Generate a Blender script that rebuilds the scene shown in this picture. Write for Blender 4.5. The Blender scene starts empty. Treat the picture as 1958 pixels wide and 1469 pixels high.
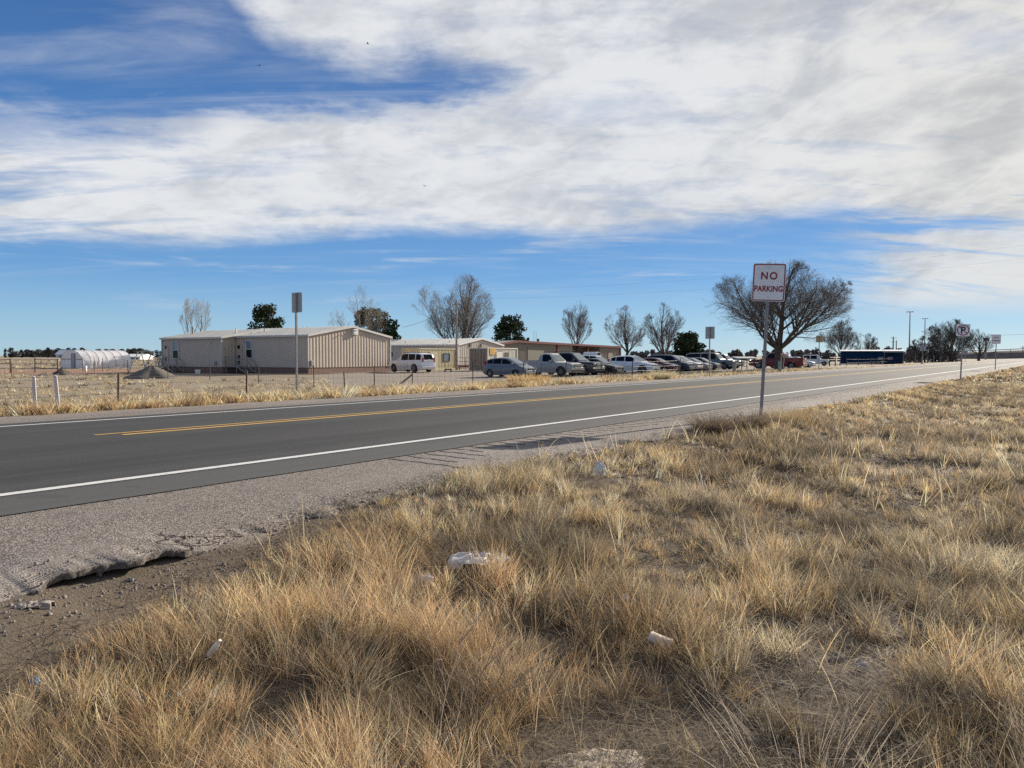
import bpy, bmesh, math, random
import numpy as np
from mathutils import Vector, Matrix
R = math.radians
random.seed(7); rng = np.random.default_rng(11)
scene = bpy.context.scene
COL = scene.collection

# ------------------------------------------------------------ camera
F = 1471.0 / 1958.0                 # focal length over image width
CAMZ = 1.185
PITCH = R(2.12)
cam_d = bpy.data.cameras.new('camera'); cam = bpy.data.objects.new('camera', cam_d); COL.objects.link(cam)
cam.location = (0, 0, CAMZ); cam.rotation_euler = (R(90) - PITCH, 0, 0)
cam_d.sensor_width = 36; cam_d.lens = 36 * F; cam_d.clip_end = 9000; cam_d.clip_start = 0.05
scene.camera = cam

# ------------------------------------------------------------ exposure, sun
scene.view_settings.view_transform = 'Standard'; scene.view_settings.look = 'None'
scene.view_settings.exposure = 0.78; scene.view_settings.gamma = 1.0
scene.cycles.max_bounces = 6; scene.cycles.transparent_max_bounces = 8
scene.cycles.use_denoising = False
SUN_AZ, SUN_EL = R(43.5), R(21.3)
sdir = Vector((math.sin(SUN_AZ) * math.cos(SUN_EL), math.cos(SUN_AZ) * math.cos(SUN_EL), math.sin(SUN_EL)))
sl = bpy.data.lights.new('sun', 'SUN'); sl.energy = 5.0; sl.angle = R(0.6); sl.color = (1.0, 0.91, 0.78)
so = bpy.data.objects.new('sun', sl); COL.objects.link(so); so.rotation_euler = sdir.to_track_quat('Z', 'Y').to_euler()

def raydir(px, py):
    u, w = (px - 979) / 1471.0, (734.5 - py) / 1471.0
    return Vector((u, math.cos(PITCH) + w * math.sin(PITCH), -math.sin(PITCH) + w * math.cos(PITCH)))

# ------------------------------------------------------------ sky
def build_world():
    w = bpy.data.worlds.new('World'); scene.world = w; w.use_nodes = True
    nt = w.node_tree; nt.nodes.clear(); NN = nt.nodes.new; LK = nt.links.new
    out = NN('ShaderNodeOutputWorld'); bg = NN('ShaderNodeBackground')
    def val(x, sock):
        if isinstance(x, (int, float)): sock.default_value = x
        else: LK(x, sock)
    def M(op, a, b=0.0, c=None, clamp=False):
        n = NN('ShaderNodeMath'); n.operation = op; n.use_clamp = clamp
        val(a, n.inputs[0]); val(b, n.inputs[1])
        if c is not None: val(c, n.inputs[2])
        return n.outputs[0]
    def SS(x, a, b):
        n = NN('ShaderNodeMapRange'); n.interpolation_type = 'SMOOTHSTEP'; n.clamp = True
        val(x, n.inputs[0]); val(a, n.inputs[1]); val(b, n.inputs[2]); n.inputs[3].default_value = 0; n.inputs[4].default_value = 1
        return n.outputs[0]
    def noise(vec, scale, detail=6, rough=0.55, dist=0.0):
        n = NN('ShaderNodeTexNoise'); LK(vec, n.inputs['Vector']); n.inputs['Scale'].default_value = scale
        n.inputs['Detail'].default_value = detail; n.inputs['Roughness'].default_value = rough; n.inputs['Distortion'].default_value = dist
        return n.outputs[0]
    def mixc(f, a, b):
        n = NN('ShaderNodeMix'); n.data_type = 'RGBA'; val(f, n.inputs[0])
        for x, s in ((a, n.inputs[6]), (b, n.inputs[7])):
            if isinstance(x, tuple): s.default_value = (*x, 1)
            else: LK(x, s)
        return n.outputs[2]
    sky = NN('ShaderNodeTexSky'); sky.sky_type = 'NISHITA'; sky.sun_disc = False
    sky.sun_elevation = SUN_EL; sky.sun_rotation = SUN_AZ; sky.altitude = 1200; sky.air_density = 1.0; sky.dust_density = 0.6; sky.ozone_density = 2.0
    tc = NN('ShaderNodeTexCoord'); sep = NN('ShaderNodeSeparateXYZ'); LK(tc.outputs['Generated'], sep.inputs[0])
    X, Y, Z = sep.outputs
    az = M('ARCTAN2', X, Y); el = M('ARCSINE', Z)
    # a flat cloud deck: direction projected on a level plane
    zz = M('ADD', M('MAXIMUM', Z, 0.0), 0.10)
    cb = NN('ShaderNodeCombineXYZ'); LK(M('DIVIDE', X, zz), cb.inputs[0]); LK(M('DIVIDE', Y, zz), cb.inputs[1])
    deck = cb.outputs[0]
    def rot(vec, ang, sc):
        m = NN('ShaderNodeMapping'); LK(vec, m.inputs[0]); m.inputs['Rotation'].default_value = (0, 0, ang); m.inputs['Scale'].default_value = sc
        return m.outputs[0]
    big = noise(deck, 0.8, 8, 0.62, 0.6)
    fine = noise(rot(deck, R(38), (0.7, 1.5, 1)), 1.9, 11, 0.60, 0.35)
    wisp = noise(rot(deck, R(-28), (0.5, 2.0, 1)), 1.3, 10, 0.62, 0.9)
    puff = noise(rot(deck, R(60), (1.2, 1.0, 1)), 5.0, 10, 0.62, 0.3)
    n1 = M('SUBTRACT', fine, 0.5); n2 = M('SUBTRACT', wisp, 0.5); n3 = M('SUBTRACT', puff, 0.5)
    elw = M('ADD', el, M('ADD', M('MULTIPLY', n1, 0.07), M('MULTIPLY', n3, 0.035)))      # ragged edge
    elt = M('ADD', el, M('ADD', M('ADD', M('MULTIPLY', n1, 0.15), M('MULTIPLY', n3, 0.06)), M('MULTIPLY', n2, 0.10)))
    ell = M('ADD', el, M('ADD', M('MULTIPLY', n1, 0.012), M('MULTIPLY', n3, 0.016)))
    A0, A1, E1 = -0.75, 0.85, 0.7
    def curve(pts):
        n = NN('ShaderNodeFloatCurve'); val(M('MULTIPLY', M('SUBTRACT', az, A0), 1 / (A1 - A0), None, True), n.inputs[1])
        c = n.mapping.curves[0]; P = []
        for px, py in pts:
            d = raydir(px, py).normalized(); P.append(((math.atan2(d.x, d.y) - A0) / (A1 - A0), max(0, math.asin(d.z)) / E1))
        P = [(0.0, P[0][1])] + P + [(1.0, P[-1][1])]
        c.points[0].location = P[0]; c.points[1].location = P[-1]
        for q in P[1:-1]: c.points.new(*q)
        for q in c.points: q.handle_type = 'AUTO_CLAMPED'
        n.mapping.update()
        return M('MULTIPLY', n.outputs[0], E1)
    low = curve([(-60, 474), (150, 478), (450, 484), (600, 470), (760, 462), (950, 464), (1100, 472), (1250, 462), (1380, 444), (1500, 436), (1600, 420), (1760, 410), (2000, 395)])
    top = curve([(-60, 225), (60, 238), (160, 262), (260, 258), (420, 240), (600, 225), (750, 222), (850, 205), (950, 180), (1040, 130), (1150, 40), (1300, -250), (2000, -300)])
    upl = curve([(-60, -420), (330, -220), (440, -10), (500, 60), (600, 118), (700, 140), (800, 138), (900, 150), (1000, 172), (1080, 230), (2000, 300)])
    bandA = M('MULTIPLY', SS(ell, low, M('ADD', low, 0.034)), M('SUBTRACT', 1.0, SS(elt, M('SUBTRACT', top, 0.02), M('ADD', top, 0.035))))
    bandB = SS(elw, M('SUBTRACT', upl, 0.012), M('ADD', upl, 0.04))
    body = M('MAXIMUM', bandA, bandB)
    # thinner at the left end of the sheet
    left = SS(az, -0.36, -0.62)
    thin = M('ADD', 0.96, M('ADD', M('MULTIPLY', n1, 1.2), M('ADD', M('MULTIPLY', n3, 0.55), M('MULTIPLY', n2, 0.6))), None)
    thin = M('SUBTRACT', thin, M('MULTIPLY', left, M('ADD', 0.36, M('MULTIPLY', n2, -2.6))))
    thin = M('MINIMUM', M('MAXIMUM', thin, 0.0), 0.97)
    d1 = M('MULTIPLY', body, thin)
    # fibrous streaks low on the right
    r_ = M('MULTIPLY', SS(az, 0.33, 0.50), M('MULTIPLY', SS(el, 0.035, 0.075), M('SUBTRACT', 1.0, SS(el, 0.19, 0.24))))
    cr = NN('ShaderNodeCombineXYZ'); LK(M('ADD', az, M('MULTIPLY', el, 0.9)), cr.inputs[0]); LK(M('ADD', M('MULTIPLY', el, 9.0), M('MULTIPLY', az, 1.3)), cr.inputs[1])
    st = noise(cr.outputs[0], 5.0, 9, 0.6, 0.8)
    d2 = M('MULTIPLY', r_, SS(M('ADD', st, M('MULTIPLY', SS(az, 0.36, 0.58), 0.16)), 0.42, 0.66))
    # faint veils in the blue
    d3 = M('MULTIPLY', SS(wisp, 0.44, 0.80), M('MULTIPLY', SS(el, 0.02, 0.22), 0.46))
    cs = NN('ShaderNodeCombineXYZ'); LK(az, cs.inputs[0]); LK(M('MULTIPLY', el, 14.0), cs.inputs[1])
    s2 = noise(cs.outputs[0], 4.0, 8, 0.6, 0.6)
    d4 = M('MULTIPLY', SS(s2, 0.54, 0.72), M('MULTIPLY', M('MULTIPLY', SS(el, 0.03, 0.10), M('SUBTRACT', 1.0, SS(el, 0.15, 0.19))), 0.42))
    dens = M('MINIMUM', M('ADD', M('ADD', d1, M('MULTIPLY', d2, 0.85)), M('ADD', d3, d4)), 0.97)
    # unseen cloud cover behind and overhead, thinned to tune the ambient light
    dens = M('MULTIPLY', dens, M('SUBTRACT', 1.0, M('MULTIPLY', M('MAXIMUM', SS(M('ABSOLUTE', az), 1.0, 1.7), SS(el, 0.75, 1.15)), 0.55)))
    # light and dark parts of the sheet, warmer on the sun side
    ca = NN('ShaderNodeCombineXYZ'); LK(M('ADD', az, M('MULTIPLY', el, 0.5)), ca.inputs[0]); LK(M('MULTIPLY', M('SUBTRACT', el, M('MULTIPLY', az, 0.22)), 2.4), ca.inputs[1])
    soft = noise(ca.outputs[0], 4.5, 7, 0.55, 0.7); rip = noise(ca.outputs[0], 22.0, 7, 0.6, 0.8)
    shade = SS(M('ADD', M('ADD', M('MULTIPLY', soft, 0.55), M('MULTIPLY', rip, 0.18)), M('ADD', M('MULTIPLY', fine, 0.18), M('MULTIPLY', puff, 0.14))), 0.40, 0.60)
    sunside = SS(az, 0.1, 0.75)
    ccool = mixc(shade, (0.56, 0.59, 0.635), (0.79, 0.805, 0.825))
    cwarm = mixc(shade, (0.53, 0.535, 0.53), (0.80, 0.785, 0.74))
    cc = mixc(sunside, ccool, cwarm)
    # clear sky
    bright = NN('ShaderNodeMix'); bright.data_type = 'RGBA'; bright.blend_type = 'MULTIPLY'; bright.inputs[0].default_value = 1
    LK(sky.outputs[0], bright.inputs[6]); bright.inputs[7].default_value = (0.062, 0.078, 0.104, 1)
    gr = NN('ShaderNodeValToRGB'); LK(M('MULTIPLY', M('MAXIMUM', el, 0.0), 1 / 0.5), gr.inputs[0]); e_ = gr.color_ramp.elements
    for k, (ps, cl) in enumerate(((0.0, (.44, .64, .76)), (.08, (.33, .56, .76)), (.2, (.155, .375, .70)), (.4, (.090, .260, .59)), (.85, (.048, .138, .37)))):
        q = e_[k] if k < 2 else e_.new(ps); q.position = ps; q.color = (*cl, 1)
    clear = mixc(0.22, gr.outputs[0], bright.outputs[2])
    fin = mixc(dens, clear, cc)
    LK(fin, bg.inputs[0]); bg.inputs[1].default_value = 0.59
    LK(bg.outputs[0], out.inputs[0])
build_world()

# ------------------------------------------------------------ frame of the place: s runs along the road, p across it (from camera to the far side)
TH = R(36.2); SN, CS = math.sin(TH), math.cos(TH)
def sp2xy(s, p): return s * SN - p * CS, s * CS + p * SN
def xy2sp(x, y): return x * SN + y * CS, -x * CS + y * SN
ROT = math.atan2(CS, SN)             # local +x along the road
PK = np.array([-400, 0, 1.5, 2.6, 3.6, 4.4, 5.1, 6.5, 7.3, 10.9, 14.5, 15.1, 18.4, 24, 32, 60, 5000.])
ZK = np.array([-.42, -.42, -.42, -.38, -.27, -.13, -.045, -.012, .0, .07, .0, -.012, -.11, -.30, -.50, -.55, -.55])
def vnoise(x, y, sc, seed=0):
    """smooth value noise, vectorised"""
    x = np.asarray(x, float) / sc + seed * 17.3; y = np.asarray(y, float) / sc + seed * 9.1
    xi, yi = np.floor(x), np.floor(y); fx, fy = x - xi, y - yi
    fx, fy = fx * fx * (3 - 2 * fx), fy * fy * (3 - 2 * fy)
    def h(a, b):
        v = np.sin(a * 127.1 + b * 311.7 + seed * 74.7) * 43758.5453
        return v - np.floor(v)
    return (h(xi, yi) * (1 - fx) + h(xi + 1, yi) * fx) * (1 - fy) + (h(xi, yi + 1) * (1 - fx) + h(xi + 1, yi + 1) * fx) * fy
def terr(s, p):
    s = np.asarray(s, float); p = np.asarray(p, float)
    z = np.interp(p, PK, ZK)
    near = np.clip((4.6 - p) / 1.5, 0, 1)
    far = np.clip((p - 18) / 5, 0, 1)
    z = z + near * ((vnoise(s, p, 1.1, 1) - .5) * .10 + (vnoise(s, p, .35, 2) - .5) * .035)
    z = z + far * ((vnoise(s, p, 2.5, 3) - .5) * .07)
    # dirt scoured out beside the broken pavement edge
    z = z - .025 * np.exp(-((p - 4.05) / .45) ** 2) * np.clip((5.5 - s) / 2.5, 0, 1)
    z = z + .075 * np.exp(-((p - 4.2) / .32) ** 2) * np.clip((2.0 - s) / .3, 0, 1)
    return z
def tz(x, y):
    s, p = xy2sp(x, y); return float(terr(s, p))
def at(px, py, dz=0.0):
    """ground point seen at a pixel of the photograph"""
    d = raydir(px, py); t = 1.0
    for i in range(4000):
        x, y, z = d.x * t, d.y * t, CAMZ + d.z * t
        if z < tz(x, y) + dz: break
        t *= 1.004
    return Vector((x, y, tz(x, y)))
def col_at(px, Yd):
    x = (px - 979) / 1471.0 * Yd
    return Vector((x, Yd, tz(x, Yd)))
def z_at(py, Yd): return CAMZ + (680 - py) / 1471.0 * Yd

# ------------------------------------------------------------ helpers
def tag(o, label=None, cat=None, group=None, kind=None):
    if label: o['label'] = label
    if cat: o['category'] = cat
    if group: o['group'] = group
    if kind: o['kind'] = kind
    return o
def thing(name, label, cat, loc=(0, 0, 0), rz=0.0, group=None):
    o = bpy.data.objects.new(name, None); COL.objects.link(o); o.location = loc; o.rotation_euler = (0, 0, rz); o.empty_display_size = .3
    return tag(o, label, cat, group)
def copy_tree(o, parent=None):
    c = o.copy(); COL.objects.link(c); c.parent = parent
    for ch in [k for k in bpy.data.objects if k.parent == o]: copy_tree(ch, c)
    return c

class MB:
    def __init__(s): s.v = []; s.f = []; s.m = []; s.cur = 0
    def add(s, vs, fs, mi=None):
        b = len(s.v); s.v.extend([tuple(v) for v in vs]); s.f.extend([tuple(b + i for i in f) for f in fs])
        s.m.extend([s.cur if mi is None else mi] * len(fs)); return s
    def box(s, c, d, rz=0.0, ry=0.0, rx=0.0, mi=None, taper=None):
        hx, hy, hz = d[0] / 2, d[1] / 2, d[2] / 2
        vs = [Vector((x, y, z)) for z in (-hz, hz) for y in (-hy, hy) for x in (-hx, hx)]
        if taper:
            for q in vs[4:]: q.x *= taper; q.y *= taper
        if rz or ry or rx:
            m = Matrix.Rotation(rz, 3, 'Z') @ Matrix.Rotation(ry, 3, 'Y') @ Matrix.Rotation(rx, 3, 'X'); vs = [m @ q for q in vs]
        c = Vector(c)
        return s.add([q + c for q in vs], [(0, 2, 3, 1), (4, 5, 7, 6), (0, 1, 5, 4), (2, 6, 7, 3), (0, 4, 6, 2), (1, 3, 7, 5)], mi)
    def tube(s, pts, r, n=6, cap=True, mi=None):
        pts = [Vector(p) for p in pts]; k = len(pts)
        if isinstance(r, (int, float)): r = [r] * k
        vs = []; fs = []
        d0 = (pts[1] - pts[0]).normalized(); a = Vector((0, 0, 1)) if abs(d0.z) < .9 else Vector((1, 0, 0))
        u = d0.cross(a).normalized()
        for i, p in enumerate(pts):
            d = (pts[min(i + 1, k - 1)] - pts[max(i - 1, 0)])
            d = d.normalized() if d.length > 1e-9 else d0
            u = (u - d * u.dot(d)); u = u.normalized() if u.length > 1e-6 else d.orthogonal().normalized()
            w = d.cross(u)
            for j in range(n):
                t = 2 * math.pi * j / n; vs.append(p + (u * math.cos(t) + w * math.sin(t)) * r[i])
        for i in range(k - 1):
            for j in range(n):
                fs.append((i * n + j, i * n + (j + 1) % n, (i + 1) * n + (j + 1) % n, (i + 1) * n + j))
        if cap and n > 2: fs.append(tuple(range(n - 1, -1, -1))); fs.append(tuple((k - 1) * n + j for j in range(n)))
        return s.add(vs, fs, mi)
    def prism(s, poly, axis, a, b, mi=None):
        """2D outline extruded along an axis: 'y' takes (x,z), 'x' takes (y,z), 'z' takes (x,y)"""
        def P(q, t): return {'y': (q[0], t, q[1]), 'x': (t, q[0], q[1]), 'z': (q[0], q[1], t)}[axis]
        n = len(poly); vs = [P(q, a) for q in poly] + [P(q, b) for q in poly]
        return s.add(vs, [tuple(range(n)), tuple(range(2 * n - 1, n - 1, -1))] + [(i, (i + 1) % n, n + (i + 1) % n, n + i)[::-1] for i in range(n)], mi)
    def lathe(s, prof, n=16, c=(0, 0, 0), axis='z', mi=None):
        vs = []; k = len(prof)
        for r, h in prof:
            for j in range(n):
                t = 2 * math.pi * j / n; x, y = r * math.cos(t), r * math.sin(t)
                q = {'z': (x, y, h), 'y': (x, h, y), 'x': (h, x, y)}[axis]; vs.append((q[0] + c[0], q[1] + c[1], q[2] + c[2]))
        fs = [(i * n + j, i * n + (j + 1) % n, (i + 1) * n + (j + 1) % n, (i + 1) * n + j) for i in range(k - 1) for j in range(n)]
        return s.add(vs, fs, mi)
    def build(s, name, mats, parent=None, smooth=False, loc=None, bevel=0):
        me = bpy.data.meshes.new(name); me.from_pydata(s.v, [], s.f)
        if not isinstance(mats, (list, tuple)): mats = [mats]
        for m in mats: me.materials.append(m)
        me.polygons.foreach_set('material_index', s.m)
        bm = bmesh.new(); bm.from_mesh(me); bmesh.ops.recalc_face_normals(bm, faces=bm.faces)
        if bevel: bmesh.ops.bevel(bm, geom=[e for e in bm.edges if e.calc_face_angle(0) > .5], offset=bevel, segments=2, affect='EDGES', profile=.6, clamp_overlap=True)
        bm.to_mesh(me); bm.free()
        if smooth:
            me.shade_smooth()
            try: me.set_sharp_from_angle(angle=R(40))
            except Exception: pass
        o = bpy.data.objects.new(name, me); COL.objects.link(o)
        if parent is not None: o.parent = parent
        if loc is not None: o.location = loc
        return o
def np_mesh(name, verts, faces, mat, cols=None, smooth=False, mat2=None, n2=0):
    """verts (n,3); faces: list of arrays (m,k)"""
    me = bpy.data.meshes.new(name); me.vertices.add(len(verts)); me.vertices.foreach_set('co', np.asarray(verts, np.float32).ravel())
    loops = np.concatenate([f.ravel() for f in faces]); counts = np.concatenate([np.full(len(f), f.shape[1]) for f in faces])
    me.loops.add(len(loops)); me.loops.foreach_set('vertex_index', loops.astype(np.int32))
    me.polygons.add(len(counts)); st = np.concatenate([[0], np.cumsum(counts)[:-1]])
    me.polygons.foreach_set('loop_start', st.astype(np.int32)); me.polygons.foreach_set('loop_total', counts.astype(np.int32))
    if smooth: me.polygons.foreach_set('use_smooth', np.ones(len(counts), bool))
    me.update(calc_edges=True)
    if cols is not None:
        a = me.color_attributes.new('Col', 'FLOAT_COLOR', 'POINT'); a.data.foreach_set('color', np.c_[cols, np.ones(len(cols))].astype(np.float32).ravel())
    me.materials.append(mat)
    if mat2: me.materials.append(mat2); me.polygons.foreach_set('material_index', (np.arange(len(counts)) < n2).astype(np.int32))
    o = bpy.data.objects.new(name, me); COL.objects.link(o); return o

# ------------------------------------------------------------ materials
class NT:
    def __init__(s, name):
        s.m = bpy.data.materials.new(name); s.m.use_nodes = True; s.t = s.m.node_tree; s.b = s.t.nodes['Principled BSDF']; s.o = s.t.nodes['Material Output']
        s.tc = s.n('ShaderNodeTexCoord').outputs['Object']
    def n(s, k): return s.t.nodes.new(k)
    def l(s, a, b): s.t.links.new(a, b)
    def set(s, x, sock):
        if isinstance(x, (int, float)): sock.default_value = x
        elif isinstance(x, tuple): sock.default_value = (*x, 1) if len(x) == 3 else x
        else: s.l(x, sock)
    def noise(s, scale, detail=5, rough=.55, vec=None, dist=0):
        n = s.n('ShaderNodeTexNoise'); s.l(vec or s.tc, n.inputs['Vector']); n.inputs['Scale'].default_value = scale
        n.inputs['Detail'].default_value = detail; n.inputs['Roughness'].default_value = rough; n.inputs['Distortion'].default_value = dist
        return n.outputs[0]
    def voro(s, scale, feat='F1', out=0, vec=None):
        n = s.n('ShaderNodeTexVoronoi'); n.feature = feat; s.l(vec or s.tc, n.inputs['Vector']); n.inputs['Scale'].default_value = scale
        return n.outputs[out]
    def mp(s, scale=(1, 1, 1), rz=0, vec=None):
        n = s.n('ShaderNodeMapping'); s.l(vec or s.tc, n.inputs[0]); n.inputs['Scale'].default_value = scale; n.inputs['Rotation'].default_value = (0, 0, rz); return n.outputs[0]
    def M(s, op, a, b=0.0, clamp=False):
        n = s.n('ShaderNodeMath'); n.operation = op; n.use_clamp = clamp; s.set(a, n.inputs[0]); s.set(b, n.inputs[1]); return n.outputs[0]
    def ss(s, x, a, b):
        n = s.n('ShaderNodeMapRange'); n.interpolation_type = 'SMOOTHSTEP'; s.set(x, n.inputs[0]); n.inputs[1].default_value = a; n.inputs[2].default_value = b; return n.outputs[0]
    def mix(s, f, a, b, mode='MIX'):
        n = s.n('ShaderNodeMix'); n.data_type = 'RGBA'; n.blend_type = mode; s.set(f, n.inputs[0]); s.set(a, n.inputs[6]); s.set(b, n.inputs[7]); return n.outputs[2]
    def bump(s, h, strength=.5, dist=.02):
        n = s.n('ShaderNodeBump'); s.l(h, n.inputs['Height']); n.inputs['Strength'].default_value = strength; n.inputs['Distance'].default_value = dist; s.l(n.outputs[0], s.b.inputs['Normal'])
    def col(s, c): s.set(c, s.b.inputs['Base Color'])
def pm(name, c1, c2=None, scale=3.0, rough=.6, bump=0, metal=0.0, spec=None, stretch=None, coat=0):
    t = NT(name); c2 = c2 or tuple(x * .82 for x in c1)
    vec = t.mp(stretch) if stretch else None
    n = t.noise(scale, 6, .6, vec); t.col(t.mix(t.ss(n, .35, .68), c1, c2))
    t.b.inputs['Roughness'].default_value = rough; t.b.inputs['Metallic'].default_value = metal
    if spec is not None: t.b.inputs['Specular IOR Level'].default_value = spec
    if coat: t.b.inputs['Coat Weight'].default_value = coat; t.b.inputs['Coat Roughness'].default_value = .05
    if bump: t.bump(n, bump, .02)
    return t.m
# ------------------------------------------------------------ ground, road, shoulder
def ground_mat():
    t = NT('ground'); at_ = t.n('ShaderNodeAttribute'); at_.attribute_name = 'zone'
    sp = t.n('ShaderNodeSeparateXYZ'); t.l(at_.outputs['Vector'], sp.inputs[0]); gr, lot, red = sp.outputs
    nf = t.noise(55, 6, .7); nm = t.noise(5, 6, .65); nl = t.noise(.35, 5, .6)
    soil = t.mix(nf, (.075, .057, .042), (.21, .165, .12)); soil = t.mix(t.ss(nm, .4, .7), soil, (.14, .115, .09))
    straw = t.mix(t.ss(nm, .35, .65), (.33, .26, .165), (.22, .175, .115)); straw = t.mix(t.ss(nl, .35, .7), straw, (.30, .26, .20))
    straw = t.mix(t.ss(nf, .5, .72), straw, (.12, .09, .06))
    lotc = t.mix(t.ss(nm, .35, .7), (.30, .255, .205), (.22, .185, .15)); lotc = t.mix(t.ss(nf, .5, .75), lotc, (.15, .12, .10))
    redc = t.mix(nm, (.33, .19, .13), (.26, .17, .12))
    c = t.mix(t.ss(t.M('ADD', gr, t.M('MULTIPLY', t.M('SUBTRACT', nm, .5), .5)), .35, .65), soil, straw)
    c = t.mix(t.ss(t.M('ADD', lot, t.M('MULTIPLY', t.M('SUBTRACT', nm, .5), .6)), .35, .65), c, lotc)
    c = t.mix(t.ss(t.M('ADD', red, t.M('MULTIPLY', t.M('SUBTRACT', nl, .5), .7)), .35, .7), c, redc)
    t.col(c); t.b.inputs['Roughness'].default_value = .95; t.b.inputs['Specular IOR Level'].default_value = .15
    t.bump(t.M('ADD', nf, nm), .8, .02); return t.m
def axis_pts(a, dense0, dense1, step, b, g=1.12):
    c = list(np.arange(dense0, dense1, step)); st = step; x = dense1
    while x < b: c.append(x); st *= g; x += st
    c.append(b); st = step; x = dense0 - step; l = []
    while x > a: l.append(x); st *= g; x -= st
    l.append(a); return np.array(l[::-1] + c)
S_ = axis_pts(-600, -2, 22, .16, 5200, 1.05); P_ = axis_pts(-600, -1, 8, .14, 5200, 1.06)
SS_, PP_ = np.meshgrid(S_, P_, indexing='ij')
ZZ_ = terr(SS_, PP_) - .03 * ((PP_ > 4.75) & (PP_ < 17.4)) - .02 * ((PP_ > 4.95) & (PP_ < 17.2))
XX_, YY_ = sp2xy(SS_, PP_)
ni, nj = SS_.shape; idx = np.arange(ni * nj).reshape(ni, nj)
fq = np.stack([idx[:-1, :-1], idx[1:, :-1], idx[1:, 1:], idx[:-1, 1:]], -1).reshape(-1, 4)
ground = np_mesh('ground', np.stack([XX_, YY_, ZZ_], -1).reshape(-1, 3), [fq], ground_mat(), smooth=True)
s_, p_ = SS_.ravel(), PP_.ravel(); x_, y_ = XX_.ravel(), YY_.ravel()
def grass_edge(s): return np.interp(s, [-2, 1.0, 1.6, 2.5, 4, 5.4, 6.8, 10, 15, 30, 400], [3.0, 3.45, 3.75, 4.22, 4.72, 5.02, 5.22, 5.04, 5.0, 5.05, 5.1]) + (vnoise(s, 0 * np.asarray(s), .5, 5) - .5) * .25
zg = (np.clip((grass_edge(s_) - p_) / .3, 0, 1) * (.30 + .4 * np.clip((s_ - 8) / 20, 0, 1)) + (p_ > 18.2) * 1.0)  # near grass gets darker brown ground, painted to add to its shadows
pxl = np.where(y_ > 1, x_ / np.maximum(y_, 1), 0)
lot = ((p_ > 27 + vnoise(s_, p_, 6, 6) * 5) & (s_ > 30) & (p_ < 110) & (s_ < 150) & (pxl > -.25)).astype(float)
lot = np.maximum(lot, np.clip((p_ - grass_edge(s_) - .02) / .2, 0, 1) * (p_ < 7) * np.clip((s_ - 2.6) / .8, 0, 1) * .8)
lot = np.maximum(lot, ((p_ > 14.5) & (p_ < 18.7)).astype(float))
lot = np.maximum(lot, ((p_ > 18) & (p_ < 60) & (s_ > 62) & (s_ < 110)).astype(float) * .45)
red = np.exp(-(((x_ + 47) / 24) ** 2 + ((y_ - 84) / 15) ** 2)) * 1.15
a = ground.data.attributes.new('zone', 'FLOAT_VECTOR', 'POINT'); a.data.foreach_set('vector', np.c_[zg, lot, red].astype(np.float32).ravel())
tag(ground, kind='structure')

def asphalt_mat():
    t = NT('asphalt'); sp = t.n('ShaderNodeSeparateXYZ'); t.l(t.tc, sp.inputs[0]); P = sp.outputs[1]
    nf = t.noise(160, 5, .7); nm = t.noise(2.2, 6, .6, t.mp((.25, 1, 1))); nl = t.noise(.5, 5, .6, t.mp((.12, 1, 1)))
    c = t.mix(nf, (.027, .027, .028), (.074, .073, .071))
    c = t.mix(t.M('MULTIPLY', t.ss(nm, .35, .7), .5), c, (.036, .036, .037)); c = t.mix(t.M('MULTIPLY', t.ss(nl, .4, .7), .5), c, (.070, .070, .069))
    edge = t.M('SUBTRACT', 1.0, t.ss(t.M('ADD', P, t.M('MULTIPLY', nm, .1)), 7.15, 7.35))
    c = t.mix(t.M('MULTIPLY', edge, .75), c, t.mix(nf, (.065, .065, .064), (.14, .137, .13)))
    for q, w in ((8.3, .35), (9.9, .30), (12.0, .25), (13.5, .25)):       # polished wheel tracks
        tr = t.M('SUBTRACT', 1.0, t.ss(t.M('ABSOLUTE', t.M('SUBTRACT', P, q)), .1, .55)); c = t.mix(t.M('MULTIPLY', tr, w), c, (.026, .026, .028))
    sk = t.noise(1.0, 6, .65, t.mp((.04, 3.2, 1))); c = t.mix(t.M('MULTIPLY', t.ss(sk, .42, .66), .45), c, (.070, .070, .068)); pt_ = t.noise(.9, 3, .5); c = t.mix(t.M('MULTIPLY', t.ss(pt_, .60, .63), .25), c, (.04, .04, .041))
    t.col(c); t.b.inputs['Roughness'].default_value = .88; t.b.inputs['Specular IOR Level'].default_value = .17; t.bump(nf, .35, .006); return t.m
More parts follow.
